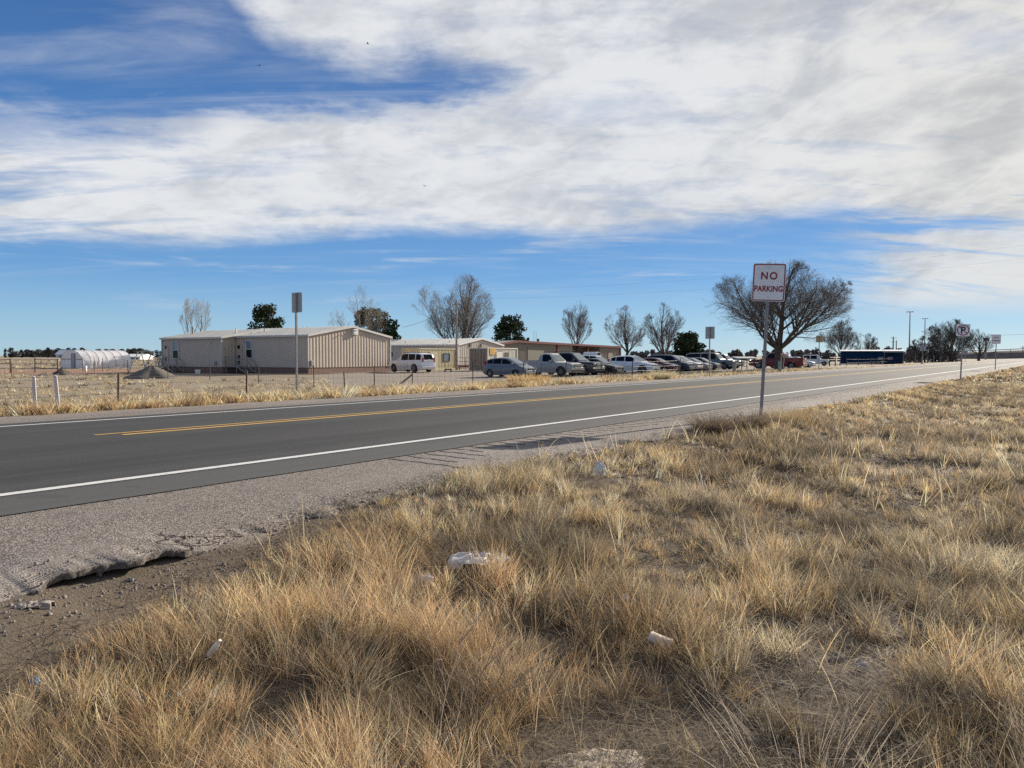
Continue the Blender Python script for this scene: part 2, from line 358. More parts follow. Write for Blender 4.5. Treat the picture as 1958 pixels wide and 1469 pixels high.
def shoulder_mat():
    t = NT('chip_seal'); v = t.voro(75, 'F1', 1); d = t.voro(75, 'F1', 0); nf = t.noise(200, 4, .7); nm = t.noise(3.2, 6, .62); nl = t.noise(.6, 5, .6, t.mp((.3, 1, 1)))
    vv = t.n('ShaderNodeSeparateColor'); t.l(v, vv.inputs[0])
    c = t.mix(t.ss(vv.outputs[0], .1, .9), (.15, .13, .112), (.40, .35, .31)); c = t.mix(t.ss(d, .38, .78), c, (.10, .082, .07))
    c = t.mix(t.M('MULTIPLY', t.ss(nm, .45, .75), .5), c, (.22, .185, .16)); c = t.mix(t.M('MULTIPLY', t.ss(nl, .45, .7), .5), c, (.36, .32, .29))
    ck = t.voro(.55, 'DISTANCE_TO_EDGE', 0, None)
    w = t.n('ShaderNodeVectorMath'); w.operation = 'ADD'; t.l(t.tc, w.inputs[0])
    nn = t.n('ShaderNodeTexNoise'); t.l(t.tc, nn.inputs['Vector']); nn.inputs['Scale'].default_value = 2.5; nn.inputs['Detail'].default_value = 6; t.l(nn.outputs[1], w.inputs[1])
    ck = t.voro(.62, 'DISTANCE_TO_EDGE', 0, w.outputs[0]); crack = t.M('SUBTRACT', 1.0, t.ss(ck, .004, .014))
    sp = t.n('ShaderNodeSeparateXYZ'); t.l(t.tc, sp.inputs[0]); near = t.M('SUBTRACT', 1.0, t.ss(sp.outputs[1], 4.9, 5.3)); crack = t.M('MULTIPLY', crack, near)
    c = t.mix(crack, c, (.045, .035, .03))
    t.col(c); t.b.inputs['Roughness'].default_value = .9; t.b.inputs['Specular IOR Level'].default_value = .2
    t.bump(t.M('SUBTRACT', t.M('ADD', t.M('MULTIPLY', d, -1.0), nf), t.M('MULTIPLY', crack, 3)), .9, .008); return t.m
def near_shoulder_z(s, p):
    flat = np.interp(p, [-9, 3.5, 6.5, 20], [-.06, -.045, -.012, -.2]); k = np.clip((s - 2.55) / .4, 0, 1); k = k * k * (3 - 2 * k); k = np.maximum(k, np.clip((1.95 - s) / .2, 0, 1)); w = np.clip((5.35 - p) / .5, 0, 1) * k
    return flat * (1 - w) + (terr(s, p) + .008) * w
def strip(name, pr, mat, s0, s1, dz, ds=.5, thick=0.0, edge0=None, edge1=None):
    """sheet that follows the road profile, in road coordinates (object rotated so local x = s, y = p)"""
    ss = [s0]; st = ds
    while ss[-1] < s1: ss.append(ss[-1] + st); st *= 1.02 if ss[-1] > 25 else 1.0
    ss = np.array(ss); ss[-1] = s1; rows = []
    for k, q in enumerate(pr):
        pp = np.full_like(ss, q)
        if k == 0 and edge0 is not None: pp = edge0(ss)
        if k == len(pr) - 1 and edge1 is not None: pp = edge1(ss)
        rows.append(pp)
    V = []
    if thick: V.append(np.stack([ss, rows[0] + .01, np.interp(rows[0], PK, ZK) + dz - thick], -1))
    for pp in rows:
        zf = near_shoulder_z(ss, pp) if name.startswith('road_shoulder') and pr[0] < 7 else np.interp(pp, PK, ZK)
        V.append(np.stack([ss, pp, zf + dz], -1))
    if thick: V[0][:, 2] = np.where((ss > 1.85) & (ss < 2.8), V[1][:, 2] - thick - .01, V[1][:, 2] - .075)
    V = np.array(V); m, n = V.shape[:2]; id2 = np.arange(m * n).reshape(m, n)
    fq = np.stack([id2[:-1, :-1], id2[:-1, 1:], id2[1:, 1:], id2[1:, :-1]], -1).reshape(-1, 4)
    o = np_mesh(name, V.reshape(-1, 3), [fq], mat, mat2=pm('broken_asphalt_face', (.15, .128, .11), (.07, .06, .052), 45, .95, bump=1) if thick else None, n2=n - 1); o.rotation_euler = (0, 0, 0)
    # local (s,p) -> world
    o.matrix_world = Matrix(((SN, -CS, 0, 0), (CS, SN, 0, 0), (0, 0, 1, 0), (0, 0, 0, 1)))
    return tag(o, kind='structure')
ASPH = asphalt_mat(); CHIP = shoulder_mat()
strip('road', [6.45, 6.7, 7.3, 8.2, 9.1, 10, 10.9, 11.8, 12.7, 13.6, 14.5, 15.1], ASPH, -8, 900, .004, edge0=lambda s: 6.45 + (vnoise(s, s * 0, .8, 8) - .5) * .06)
def rag(s): return np.where(s < 5.2, np.interp(s, [-8, .5, 1.2, 1.5, 1.75, 2.1, 2.6, 3.2, 4.2, 5.2], [4.25, 4.2, 4.3, 4.40, 4.56, 4.50, 4.58, 4.70, 4.78, 4.92]) + (vnoise(s, 0 * s, .04, 9) - .5) * .055 + (np.floor(vnoise(s, 0 * s, .19, 19) * 5) / 5 - .4) * .11, 4.95 + (vnoise(s, 0 * s, .4, 4) - .5) * .2)
strip('road_shoulder', [4.5, 5.0, 5.6, 6.2, 6.55], CHIP, -8, 400, -.004, ds=.03, thick=.03, edge0=rag)
strip('road_shoulder', [15.05, 16.2, 17.3], CHIP, -8, 400, -.002, ds=.2, edge1=lambda s: 17.5 + (vnoise(s, 0 * s, 1.2, 14) - .5) * .6)
def paint(name, c, wear=.5):
    t = NT(name); n = t.noise(25, 6, .75); n2 = t.noise(160, 4, .7)
    t.col(t.mix(t.ss(t.M('ADD', t.M('MULTIPLY', n, .7), t.M('MULTIPLY', n2, .3)), wear, wear + .14), c, (.12, .118, .115))); t.b.inputs['Roughness'].default_value = .7; return t.m
WP = paint('white_road_paint', (.60, .59, .56), .53); YP = paint('yellow_road_paint', (.50, .30, .065), .53)
strip('white_edge_line', [7.24, 7.36], WP, -8, 700, .009)
strip('white_edge_line', [14.22, 14.37], WP, -8, 700, .009)
strip('yellow_centre_line', [10.70, 10.81], YP, 5.45, 700, .009)
strip('yellow_centre_line', [10.98, 11.09], YP, 5.2, 700, .009)
mb = MB()
groove = pm('rumble_groove', (.035, .03, .028), (.09, .075, .065), 20, .95)
k = 0; s = 6.35
while s < 34:
    p0 = 6.42; ln = 1.5 if k == 0 else (.78 if k < 4 else .5); zz = lambda q: float(np.interp(q, [3.5, 6.5], [-.045, -.012])) + .0005
    jl = rng.uniform(-.06, .06); n_ = max(2, int(ln / .12)); pts = []
    for i in range(n_ + 1):
        q = p0 - (ln + jl) * i / n_; pts.append((s + .02 * math.sin(i * 2.1 + k) + .06 * i / n_ * (k == 0), q))
    for (s1, q1), (s2, q2) in zip(pts[:-1], pts[1:]):
        w = .020 + .008 * math.sin(q1 * 20 + k)
        vs = []
        for (a_, b_) in ((s1 - w, q1), (s1 + w, q1), (s2 + w, q2), (s2 - w, q2)):
            x, y = sp2xy(a_, b_); vs.append((x, y, zz(b_)))
        mb.add(vs, [(0, 1, 2, 3)])
    s += .30 if k < 60 else .32; k += 1
tag(mb.build('rumble_strip', groove), kind='structure')

# loose crumbs of gravel along the ragged pavement edge and on the scoured dirt
def crumbs():
    n = 5200; s = rng.uniform(.8, 14, n) ** 1.0; e = rag(s); p = e + rng.normal(-.12, .22, n); m = (p > grass_edge(s) - .25) & (p < e + .35); s, p, e = s[m], p[m], e[m]; n = len(s); x, y = sp2xy(s, p); z = np.maximum(terr(s, p), np.where(p > e, near_shoulder_z(s, p), -9)); r = rng.uniform(.003, .011, n) * (1 + .8 * (rng.random(n) > .93))
    T = np.array([[1, 0, -.4], [-.6, .8, -.4], [-.6, -.8, -.4], [.3, .4, .6], [-.4, .1, .7], [.2, -.5, .5]]); a = rng.uniform(0, 6.28, n); ca, sa = np.cos(a), np.sin(a)
    V = np.stack([np.stack([x + r * (t[0] * ca - t[1] * sa), y + r * (t[0] * sa + t[1] * ca), z + r * (t[2] + .3) * .8], -1) for t in T], 1).reshape(-1, 3); b = (np.arange(n) * 6)[:, None]
    F = np.concatenate([b + np.array(q) for q in ((0, 1, 3), (1, 4, 3), (1, 2, 4), (2, 5, 4), (2, 0, 5), (0, 3, 5), (3, 4, 5))])
    o = np_mesh('loose_gravel', V, [F], pm('loose_gravel', (.27, .23, .195), (.12, .10, .085), 60, .9)); tag(o, 'loose gravel crumbs along the broken pavement edge', 'gravel', kind='stuff')
crumbs()
# ------------------------------------------------------------ dry grass
def grass_mat(name='dry_grass', tr=.36):
    t = NT(name); a = t.n('ShaderNodeAttribute'); a.attribute_name = 'Col'
    t.l(a.outputs['Color'], t.b.inputs['Base Color']); t.b.inputs['Roughness'].default_value = .7; t.b.inputs['Specular IOR Level'].default_value = .25
    tl = t.n('ShaderNodeBsdfTranslucent'); t.l(a.outputs['Color'], tl.inputs[0]); mx = t.n('ShaderNodeMixShader'); mx.inputs[0].default_value = tr
    t.l(t.b.outputs[0], mx.inputs[1]); t.l(tl.outputs[0], mx.inputs[2]); t.l(mx.outputs[0], t.o.inputs[0]); return t.m
GM = grass_mat()
PAL = np.array([[.55, .405, .215], [.68, .57, .38], [.37, .305, .22], [.47, .325, .185], [.23, .185, .135], [.62, .48, .28]])  # straw, pale, grey, rust, dark grey-brown, gold
def blades(x, y, z, az, h, lean, w, col, seg=3, curl=None):
    """numpy strips: one blade per row"""
    n = len(x); curl = rng.uniform(.2, .9, n) if curl is None else curl
    dx, dy = np.cos(az), np.sin(az); wa = rng.uniform(0, 2 * np.pi, n); wx, wy = np.cos(wa), np.sin(wa)
    V = []
    for k in range(seg + 1):
        t = k / seg; out = h * (lean * t + curl * lean * t * t); up = h * t * np.sqrt(np.clip(1 - (lean * .55 * (1 + curl * t)) ** 2, .12, 1))
        cx, cy, cz = x + dx * out, y + dy * out, z + up
        if k < seg:
            ww = w * (1 - .55 * t)
            V.append(np.stack([cx - wx * ww, cy - wy * ww, cz], -1)); V.append(np.stack([cx + wx * ww, cy + wy * ww, cz], -1))
        else: V.append(np.stack([cx, cy, cz], -1))
    m = 2 * seg + 1; V = np.stack(V, 1).reshape(-1, 3); base = (np.arange(n) * m)[:, None]
    F4 = [base + np.array([2 * k, 2 * k + 1, 2 * k + 3, 2 * k + 2]) for k in range(seg - 1)]
    F3 = base + np.array([2 * seg - 2, 2 * seg - 1, 2 * seg])
    return V, (np.concatenate(F4) if F4 else np.zeros((0, 4), int)), F3, np.repeat(col, m, 0)
def emit(name, sets, label, mat=GM):
    V, F4, F3, C = [], [], [], []; o = 0
    for v, f4, f3, c in sets:
        V.append(v); F4.append(f4 + o); F3.append(f3 + o); C.append(c); o += len(v)
    fs = [np.concatenate(F3)]; f4 = np.concatenate(F4)
    if len(f4): fs.append(f4)
    ob = np_mesh(name, np.concatenate(V), fs, mat, np.concatenate(C)); tag(ob, label, 'grass', kind='stuff'); return ob
def inview(x, y, m=.06): return (y > .3) & (np.abs(x) < (.6655 + m) * y + .9)
def tufts(cs, cp, hgt, rad, nb, colw, lean, width, seg, spread=1.0, zfun=None, jit=.10):
    """cs,cp clump centres in road coordinates; arrays per clump; colw (n,3) base colour"""
    rep = np.repeat(np.arange(len(cs)), nb); n = len(rep)
    r = np.sqrt(rng.random(n)) * rad[rep]; a = rng.uniform(0, 2 * np.pi, n)
    s = cs[rep] + r * np.cos(a); p = cp[rep] + r * np.sin(a); x, y = sp2xy(s, p); z = terr(s, p) - .01
    az = a + ROT + rng.normal(0, .7, n); flow = vnoise(s, p, .5, 77) * 12 + rng.normal(0, .5, len(cs))[rep]; fw = rng.random(n) < .45
    az = np.where(fw, flow, az); ln = np.abs(rng.normal(0, .16, n)) + lean[rep] * np.where(fw, .6, r / rad[rep]) * spread
    h = hgt[rep] * rng.uniform(.45, 1.1, n) * (1 - .25 * r / rad[rep])
    c = colw[rep] * np.exp(rng.normal(0, 3 * jit, (n, 1))) * np.exp(rng.normal(0, 1.6 * jit, (len(cs), 1)))[rep] * rng.uniform(.96, 1.04, (n, 3))
    return blades(x, y, z, az, h, np.clip(ln, 0, 1.2), width[rep] * rng.uniform(.6, 1.3, n), np.clip(c, 0, .9), seg)
def palette(s, p):
    """which kind of grass grows where"""
    n = len(s); a = vnoise(s, p, 1.6, 21); b = vnoise(s, p, 3.1, 22); k = rng.random(n)
    edge = np.clip(1 - (grass_edge(s) - p) / 1.3, 0, 1)
    rz_ = np.clip((4.4 - s) / .8, 0, 1) * np.clip((p - 1.3) / .5, 0, 1); pz = np.clip(1 - np.abs(s - 6.3) / 2.2, 0, 1) * np.clip((p - 3.4) / .6, 0, 1); gz = np.clip((s - 5) / 2, 0, 1) * np.clip((4.4 - p) / 1.2, 0, 1)
    w = np.stack([.9 + a * .6 - .5 * gz, .30 + .8 * (b > .62) + 3.0 * pz, .7 + .9 * (a < .45) + 2.0 * gz, .22 + 2.6 * rz_ * (b > .22), .35 + .5 * (a < .35) + .9 * gz, .12 + 1.8 * edge * (1 - gz)], -1)
    c = np.cumsum(w, 1); c /= c[:, -1:]; i = (k[:, None] > c).sum(1).clip(0, 5)
    return i, PAL[i] * (0.45 + 1.0 * vnoise(s, p, .62, 23))[:, None] * np.where((vnoise(s, p, .9, 24) < .28)[:, None], np.array([.62, .64, .66]), 1.0)
def scatter(s0, s1, p0, p1, dens):
    n = int((s1 - s0) * (p1 - p0) * dens); return rng.uniform(s0, s1, n), rng.uniform(p0, p1, n)
BARE = [(at(1150, 1435), .52), (at(1560, 1330), .5), (at(1330, 1400), .35), (at(1700, 1180), .3), (at(1560, 960), .45), (at(430, 1200), .15), (at(560, 1330), .12), (at(1280, 1090), .2), (at(1800, 900), .5), (at(1620, 1290), .4)]
def bare(x, y):
    m = np.zeros(len(x))
    for c, r in BARE: m = np.maximum(m, np.exp(-((x - c.x) ** 2 + (y - c.y) ** 2) / (r * r)))
    return m
def hummock(s, p):
    a = vnoise(s, p, .48, 33) * .50 + vnoise(s + 3, p, 1.1, 35) * .28 + vnoise(s, p, .21, 36) * .32
    return np.clip((a - .34) / .40, 0, 1)
def near_zone(r0, r1, dens, nb, wid, seg, hs=1.0):
    S1 = r1 * 1.02; s, p = scatter(-1, S1, -.3, 5.6, dens); x, y = sp2xy(s, p); d = np.hypot(x, y)
    m = inview(x, y, .12) & (d > r0) & (d <= r1) & (p < grass_edge(s) - .02)
    m &= (hummock(s, p) * .6 + vnoise(s, p, .33, 38) * .8 + rng.normal(0, .08, len(s)) > .24 - .10 * ((s < 4.5) & (p > 1.6))) & (bare(x, y) < .45 + rng.random(len(s)) * .3)
    s, p, d = s[m], p[m], d[m]; i, c = palette(s, p)
    tall = hummock(s, p)
    low_ = .10 + .07 * ((p > 1.6) & (s < 4.6))
    h = (low_ + .27 * tall ** 1.3) * hs * rng.uniform(.8, 1.15, len(s)) * np.where(i == 3, 1.3, 1.0) * np.where(i == 4, .7, 1.0) * np.clip((grass_edge(s) - p) * 1.5 + .32, .32, 1.0)
    h *= np.clip(.55 + .25 * (d - 1.5), .75, 1.0)
    nbv = (nb * rng.uniform(.5, 1.5, len(s))).astype(int).clip(2)
    return tufts(s, p, h, rng.uniform(.015, .06, len(s)), nbv, c, rng.uniform(.15, .75, len(s)), np.full(len(s), wid), seg)
def shade_thatch(r0, r1, dens, nb, wid):
    # short grey-brown dead growth, added to paint dark shade at the tufts' feet
    s, p = scatter(-1, r1 * 1.02, -.3, 5.6, dens); x, y = sp2xy(s, p); d = np.hypot(x, y); m = inview(x, y, .1) & (d > r0) & (d <= r1) & (p < grass_edge(s) - .06) & (bare(x, y) < .6); s, p = s[m], p[m]; n = len(s)
    c = np.array([[.15, .115, .08], [.19, .15, .11], [.11, .085, .065]])[rng.integers(0, 3, n)]
    return tufts(s, p, rng.uniform(.05, .12, n) * (.7 + .6 * hummock(s, p)), rng.uniform(.04, .09, n), np.full(n, nb), c, rng.uniform(.5, 1.0, n), np.full(n, wid), 2)
def litter(r0, r1, dens, wid):
    s, p = scatter(-1, r1, -.3, 5.6, dens); x, y = sp2xy(s, p); d = np.hypot(x, y); m = inview(x, y, .1) & (d > r0) & (d <= r1) & (p < grass_edge(s) + .12 + .25 * rng.random(len(s)) ** 3)
    s, p = s[m], p[m]; n = len(s); x, y = sp2xy(s, p); c = PAL[rng.choice([0, 2, 2, 4, 4, 4], n)] * rng.uniform(.3, .85, (n, 1))
    ln = rng.uniform(.06, .20, n); lay = rng.uniform(0, .05, n)
    V, f4, f3, cc = blades(x, y, terr(s, p) + lay, rng.uniform(0, 6.28, n), ln, rng.uniform(.9, 1.2, n), np.full(n, wid), c, 2, rng.uniform(0, .3, n))
    z0 = np.repeat(terr(s, p) + lay, 5); V[:, 2] = z0 + (V[:, 2] - z0) * .30; return V, f4, f3, cc
emit('dry_grass', [near_zone(0.8, 4.2, 240, 27, .0013, 4), near_zone(4.2, 8.5, 150, 24, .0019, 3, .95), litter(.8, 4.2, 2600, .0017), litter(4.2, 8.5, 700, .003), shade_thatch(.8, 4.2, 130, 16, .0018), shade_thatch(4.2, 8.5, 80, 14, .003)], 'tall dry straw grass filling the ditch in the foreground')
emit('dry_grass', [near_zone(8.5, 18, 95, 18, .0034, 3, .85), near_zone(18, 45, 50, 14, .007, 2, .75), near_zone(45, 150, 8, 14, .022, 2, .9), litter(8.5, 18, 130, .006), shade_thatch(8.5, 18, 40, 12, .006), shade_thatch(18, 45, 12, 10, .012)], 'golden and grey dry grass along the near roadside beyond the leaning sign')
# tall seed stalks
def stalks():
    s, p = scatter(.5, 16, .2, 5.4, 7); x, y = sp2xy(s, p); m = inview(x, y) & (np.hypot(x, y) > 1.8) & (p < grass_edge(s) - .02) & (vnoise(s, p, 1.0, 41) > .42); s, p = s[m], p[m]
    n = len(s); c = PAL[rng.choice([0, 1, 5], n)] * rng.uniform(.9, 1.1, (n, 1)); d = np.hypot(*sp2xy(s, p))
    return tufts(s, p, rng.uniform(.28, .50, n), np.full(n, .05), rng.integers(2, 6, n), c, np.full(n, .3), .0009 + .0003 * d, 4)
emit('dry_grass', [stalks()], 'thin pale seed stalks standing above the ditch grass')
# far verge: tall golden bunches along the edge of the far shoulder
def verge():
    out = []
    for (s0, s1, dn, nb, wd) in ((-4, 45, 15, 26, .014), (45, 130, 4, 16, .030)):
        s, p = scatter(s0, s1, 17.6, 20.6, dn); e = 18.1 + (vnoise(s, s * 0, 1.7, 52) - .5) * .7
        x, y = sp2xy(s, p); dens = np.exp(-((p - e - .5) / .8) ** 2)
        fade = np.clip(1.25 - s / 48, .12, 1); m = (p > e) & (rng.random(len(s)) < dens * fade + .05) & (y > 2) & (vnoise(s, p, 1.2, 51) > .25)
        s, p = s[m], p[m]; n = len(s); i = rng.choice([0, 1, 5, 5, 0, 3], n); c = PAL[i] * rng.uniform(.85, 1.1, (n, 1))
        h = rng.uniform(.16, .52, n) * (.5 + .9 * vnoise(s, p, 1.1, 53)) * np.where(s > 40, .7, 1)
        out.append(tufts(s, p, h, rng.uniform(.08, .24, n), (nb * rng.uniform(.6, 1.4, n)).astype(int), c, rng.uniform(.4, .9, n), np.full(n, wd), 2))
    return out
emit('dry_grass', verge(), 'golden bunch grass fringing the far shoulder of the road')
def field():
    out = []
    for (p0, p1, s0, s1, dn, nb, wd, hh) in ((19, 40, 2, 90, 3.2, 14, .016, .26), (40, 110, 5, 60, .8, 10, .04, .30), (110, 320, 10, 200, .10, 8, .12, .40)):
        s, p = scatter(s0, s1, p0, p1, dn); x, y = sp2xy(s, p)
        m = (y > 5) & (np.abs(x) < .72 * y) & (vnoise(s, p, 2.2, 61) > .35) & ~((p > 29) & (x / y > -.24) & (p < 110) & (s > 25)) & ~((x / y > -.46) & (p > 46) & (x / y < .1))
        m &= (np.hypot((x + 47) / 26, (y - 84) / 15) > 1) | (rng.random(len(s)) < .12)
        s, p = s[m], p[m]; n = len(s); c = PAL[rng.choice([0, 1, 2, 2, 1, 4], n)] * rng.uniform(.75, 1.1, (n, 1))
        out.append(tufts(s, p, hh * rng.uniform(.4, 1.2, n), rng.uniform(.1, .3, n), np.full(n, nb), c, rng.uniform(.4, .9, n), np.full(n, wd), 1))
    return out
emit('dry_grass', field(), 'low pale tufts scattered over the field behind the wire fence')
# ------------------------------------------------------------ shared materials
SIDING = pm('tan_metal_siding', (.52, .43, .345), (.485, .40, .32), 1.2, .42)
SIDING2 = pm('beige_metal_siding', (.54, .47, .39), (.50, .43, .36), 1.2, .42)
ROOFM = pm('galvanised_roof', (.42, .42, .40), (.35, .35, .335), .8, .45, metal=.35)
TRIMW = pm('pale_metal_trim', (.60, .58, .54), (.52, .50, .46), 2, .5)
SKIRT = pm('red_brown_skirting', (.20, .115, .085), (.165, .095, .07), 2.5, .8)
GALV = pm('galvanised_steel', (.31, .30, .285), (.23, .22, .21), 9, .5, metal=.3)
SIGNW = pm('white_sign_sheeting', (.88, .875, .865), (.83, .825, .815), 6, .5)
SIGNR = pm('red_sign_ink', (.32, .010, .02), (.28, .009, .018), 8, .5)
SIGNB = pm('black_sign_ink', (.02, .02, .022), None, 8, .5)
ALUM = pm('sign_back_aluminium', (.40, .41, .41), (.33, .34, .34), 6, .55, metal=.3)
WHITEP = pm('white_paint', (.74, .73, .70), (.66, .65, .62), 3, .5)
DARKGL = pm('dark_window_glass', (.004, .005, .008), (.007, .008, .011), 2, .12, spec=.16)
BLACKP = pm('black_plastic', (.02, .02, .021), (.03, .03, .03), 6, .5)
RUBBER = pm('tyre_rubber', (.018, .018, .018), (.03, .028, .026), 10, .85)
RIMM = pm('alloy_rim', (.24, .24, .25), (.16, .16, .17), 6, .3, metal=.7)
CHROME = pm('chrome_trim', (.62, .62, .62), (.55, .55, .55), 6, .12, metal=1.0)
LAMPG = pm('headlight_lens', (.34, .35, .36), (.26, .27, .28), 8, .12, spec=.8)
TAILR = pm('red_tail_lens', (.45, .02, .02), (.35, .015, .015), 8, .15)
WOODG = pm('grey_weathered_wood', (.22, .18, .145), (.15, .12, .10), 4, .85, stretch=(6, 6, .6))
RUSTM = pm('rusty_steel', (.12, .07, .05), (.08, .05, .04), 12, .8)
WIREM = pm('fence_wire', (.14, .12, .11), (.10, .09, .08), 12, .6, metal=.4)
BARK = pm('grey_bark', (.095, .078, .063), (.06, .048, .04), 5, .9, bump=.5)
TWIG = pm('brown_twigs', (.165, .13, .105), (.12, .095, .08), 1.5, .85)
PALEB = pm('pale_grey_bark', (.30, .26, .215), (.22, .19, .155), 4, .85)
CREAMC = pm('cream_container_paint', (.72, .67, .56), (.67, .62, .51), 2, .5)
YELLC = pm('yellow_container_paint', (.62, .55, .34), (.57, .50, .31), 2, .5)
TANC = pm('tan_container_door_paint', (.26, .21, .16), (.22, .18, .14), 2, .6)
REDT = pm('dark_red_trim', (.20, .03, .03), (.16, .025, .025), 3, .45)
BROWNS = pm('brown_metal_siding', (.25, .205, .155), (.22, .18, .14), 1.5, .5)
BROWND = pm('bay_shade_panel', (.12, .075, .055), (.10, .065, .05), 1.5, .6)
NAVYP = pm('navy_blue_siding', (.008, .036, .085), (.007, .028, .066), 1.0, .8, spec=.1)
CONC = pm('concrete', (.42, .39, .36), (.34, .31, .28), 5, .85)

def rib_wall(mb, a, b, z0, top, pitch=.31, dep=.03, nrm=None, flat=.5, mi=None):
    """ribbed sheet from a to b (xy), top is z or function of distance"""
    a, b = Vector(a), Vector(b); L = (b - a).length; d = (b - a) / L; n = Vector(nrm).normalized() if nrm else Vector((d.y, -d.x))
    tf = top if callable(top) else (lambda t: top)
    xs = []; t = 0.0
    while t < L:
        for f, o in ((0, 0), (flat, 0), (flat + .12, 1), (.88, 1)): xs.append((t + f * pitch, o))
        t += pitch
    xs = [q for q in xs if q[0] < L - .01] + [(L, 0)]
    xs += [(q, None) for q in getattr(tf, 'breaks', [])]; xs.sort(key=lambda q: q[0])
    vs = []
    last = 0
    for t, o in xs:
        o = last if o is None else o; last = o
        p = a + d * t + n * (dep * o); vs.append((p.x, p.y, z0)); vs.append((p.x, p.y, tf(t)))
    mb.add(vs, [(2 * i, 2 * i + 2, 2 * i + 3, 2 * i + 1) for i in range(len(xs) - 1)], mi)
def gable_fn(w, ze, zr):
    f = lambda t: ze + (zr - ze) * (1 - abs(t - w / 2) / (w / 2)); f.breaks = [w / 2]; return f

def metal_building(name, label, cat, loc, W, L, zb, ze, zr, wall, roofm, trimm, skirt=None, skz=.55, group=None, pitch=.31, over=.18, rzoff=0.0):
    """local x along the road (gable side at y=0), y away from it; z from the ground"""
    t = thing(name, label, cat, loc, ROT + rzoff, group)
    m = MB(); z0 = skz if skirt else 0
    rib_wall(m, (0, 0), (W, 0), z0, gable_fn(W, ze, zr), pitch)
    rib_wall(m, (0, L), (0, 0), z0, ze, pitch)
    rib_wall(m, (W, 0), (W, L), z0, ze, pitch)
    rib_wall(m, (W, L), (0, L), z0, gable_fn(W, ze, zr), pitch)
    m.build('wall', wall, t)
    r = MB(); th = .09
    for sx in (0, 1):
        x0, x1 = (-over, W / 2) if sx == 0 else (W + over, W / 2)
        s = (zr - ze) / (W / 2); zo = ze - s * over
        # standing seam panels as a ribbed sheet
        n = max(2, int((L + 2 * over) / .6)); prof = []
        for i in range(n):
            y = -over + (L + 2 * over) * i / n; w_ = (L + 2 * over) / n
            prof += [(y, 0), (y + w_ * .86, 0), (y + w_ * .9, .035), (y + w_ * .96, .035)]
        prof.append((L + over, 0))
        vs = []
        for y, o in prof: vs += [(x0, y, zo + th + o), (x1, y, zr + th + o)]
        r.add(vs, [(2 * i, 2 * i + 1, 2 * i + 3, 2 * i + 2) for i in range(len(prof) - 1)])
        r.prism([(x0, zo + .02), (x1, zr + .02), (x1, zr + th - .002), (x0, zo + th - .002)], 'y', -over, L + over)
    r.build('roof', roofm, t)
    tr = MB(); s = (zr - ze) / (W / 2)
    for y in (-over - .03, L + over + .03):
        for x0, x1 in ((-over, W / 2), (W + over, W / 2)):
            zo = ze - s * over; tr.prism([(x0, zo - .06), (x1, zr - .06), (x1, zr + th + .05), (x0, zo + th + .05)], 'y', y - .02, y + .02)
    for x in (-over - .03, W + over + .03): tr.box((x, L / 2, ze - s * over + .02), (.05, L + 2 * over, .17))
    for x, y in ((-.03, -.05), (W + .03, -.05), (-.03, L + .03), (W + .03, L + .03)): tr.box((x, y, (z0 + ze) / 2), (.12, .08, ze - z0 - .06))
    tr.build('trim', trimm, t)
    if skirt:
        k = MB(); k.box((W / 2, L / 2, skz / 2), (W - .06, L - .06, skz)); k.build('skirting', skirt, t)
    return t
def window_part(parent, c, w, h, axis, frame=TRIMW, glass=DARKGL, sash=True):
    """window on a wall whose outward normal is -y ('y') or -x ('x')"""
    f = MB()
    def B(dx, dz, ww, hh, d, dep, mi=0, mb=f):
        if axis == 'y': mb.box((c[0] + dx, c[1] - dep / 2 - d, c[2] + dz), (ww, dep, hh))
        else: mb.box((c[0] - dep / 2 - d, c[1] + dx, c[2] + dz), (dep, ww, hh))
    for sx in (-1, 1): B(sx * w / 2, 0, .09, h + .09, 0, .10)
    for sz in (-1, 1): B(0, sz * h / 2, w - .09, .09, 0, .095)
    if sash: B(0, 0, w - .09, .07, 0, .085)
    fo = f.build('window', frame, parent)
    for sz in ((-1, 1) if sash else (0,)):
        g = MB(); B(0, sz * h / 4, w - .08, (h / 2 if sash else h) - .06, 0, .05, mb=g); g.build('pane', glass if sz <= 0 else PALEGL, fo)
PALEGL = pm('painted_sky_glass', (.16, .20, .25), (.20, .24, .29), 1.5, .08, spec=.8)  # pale base colour paints a sky reflection on the pane

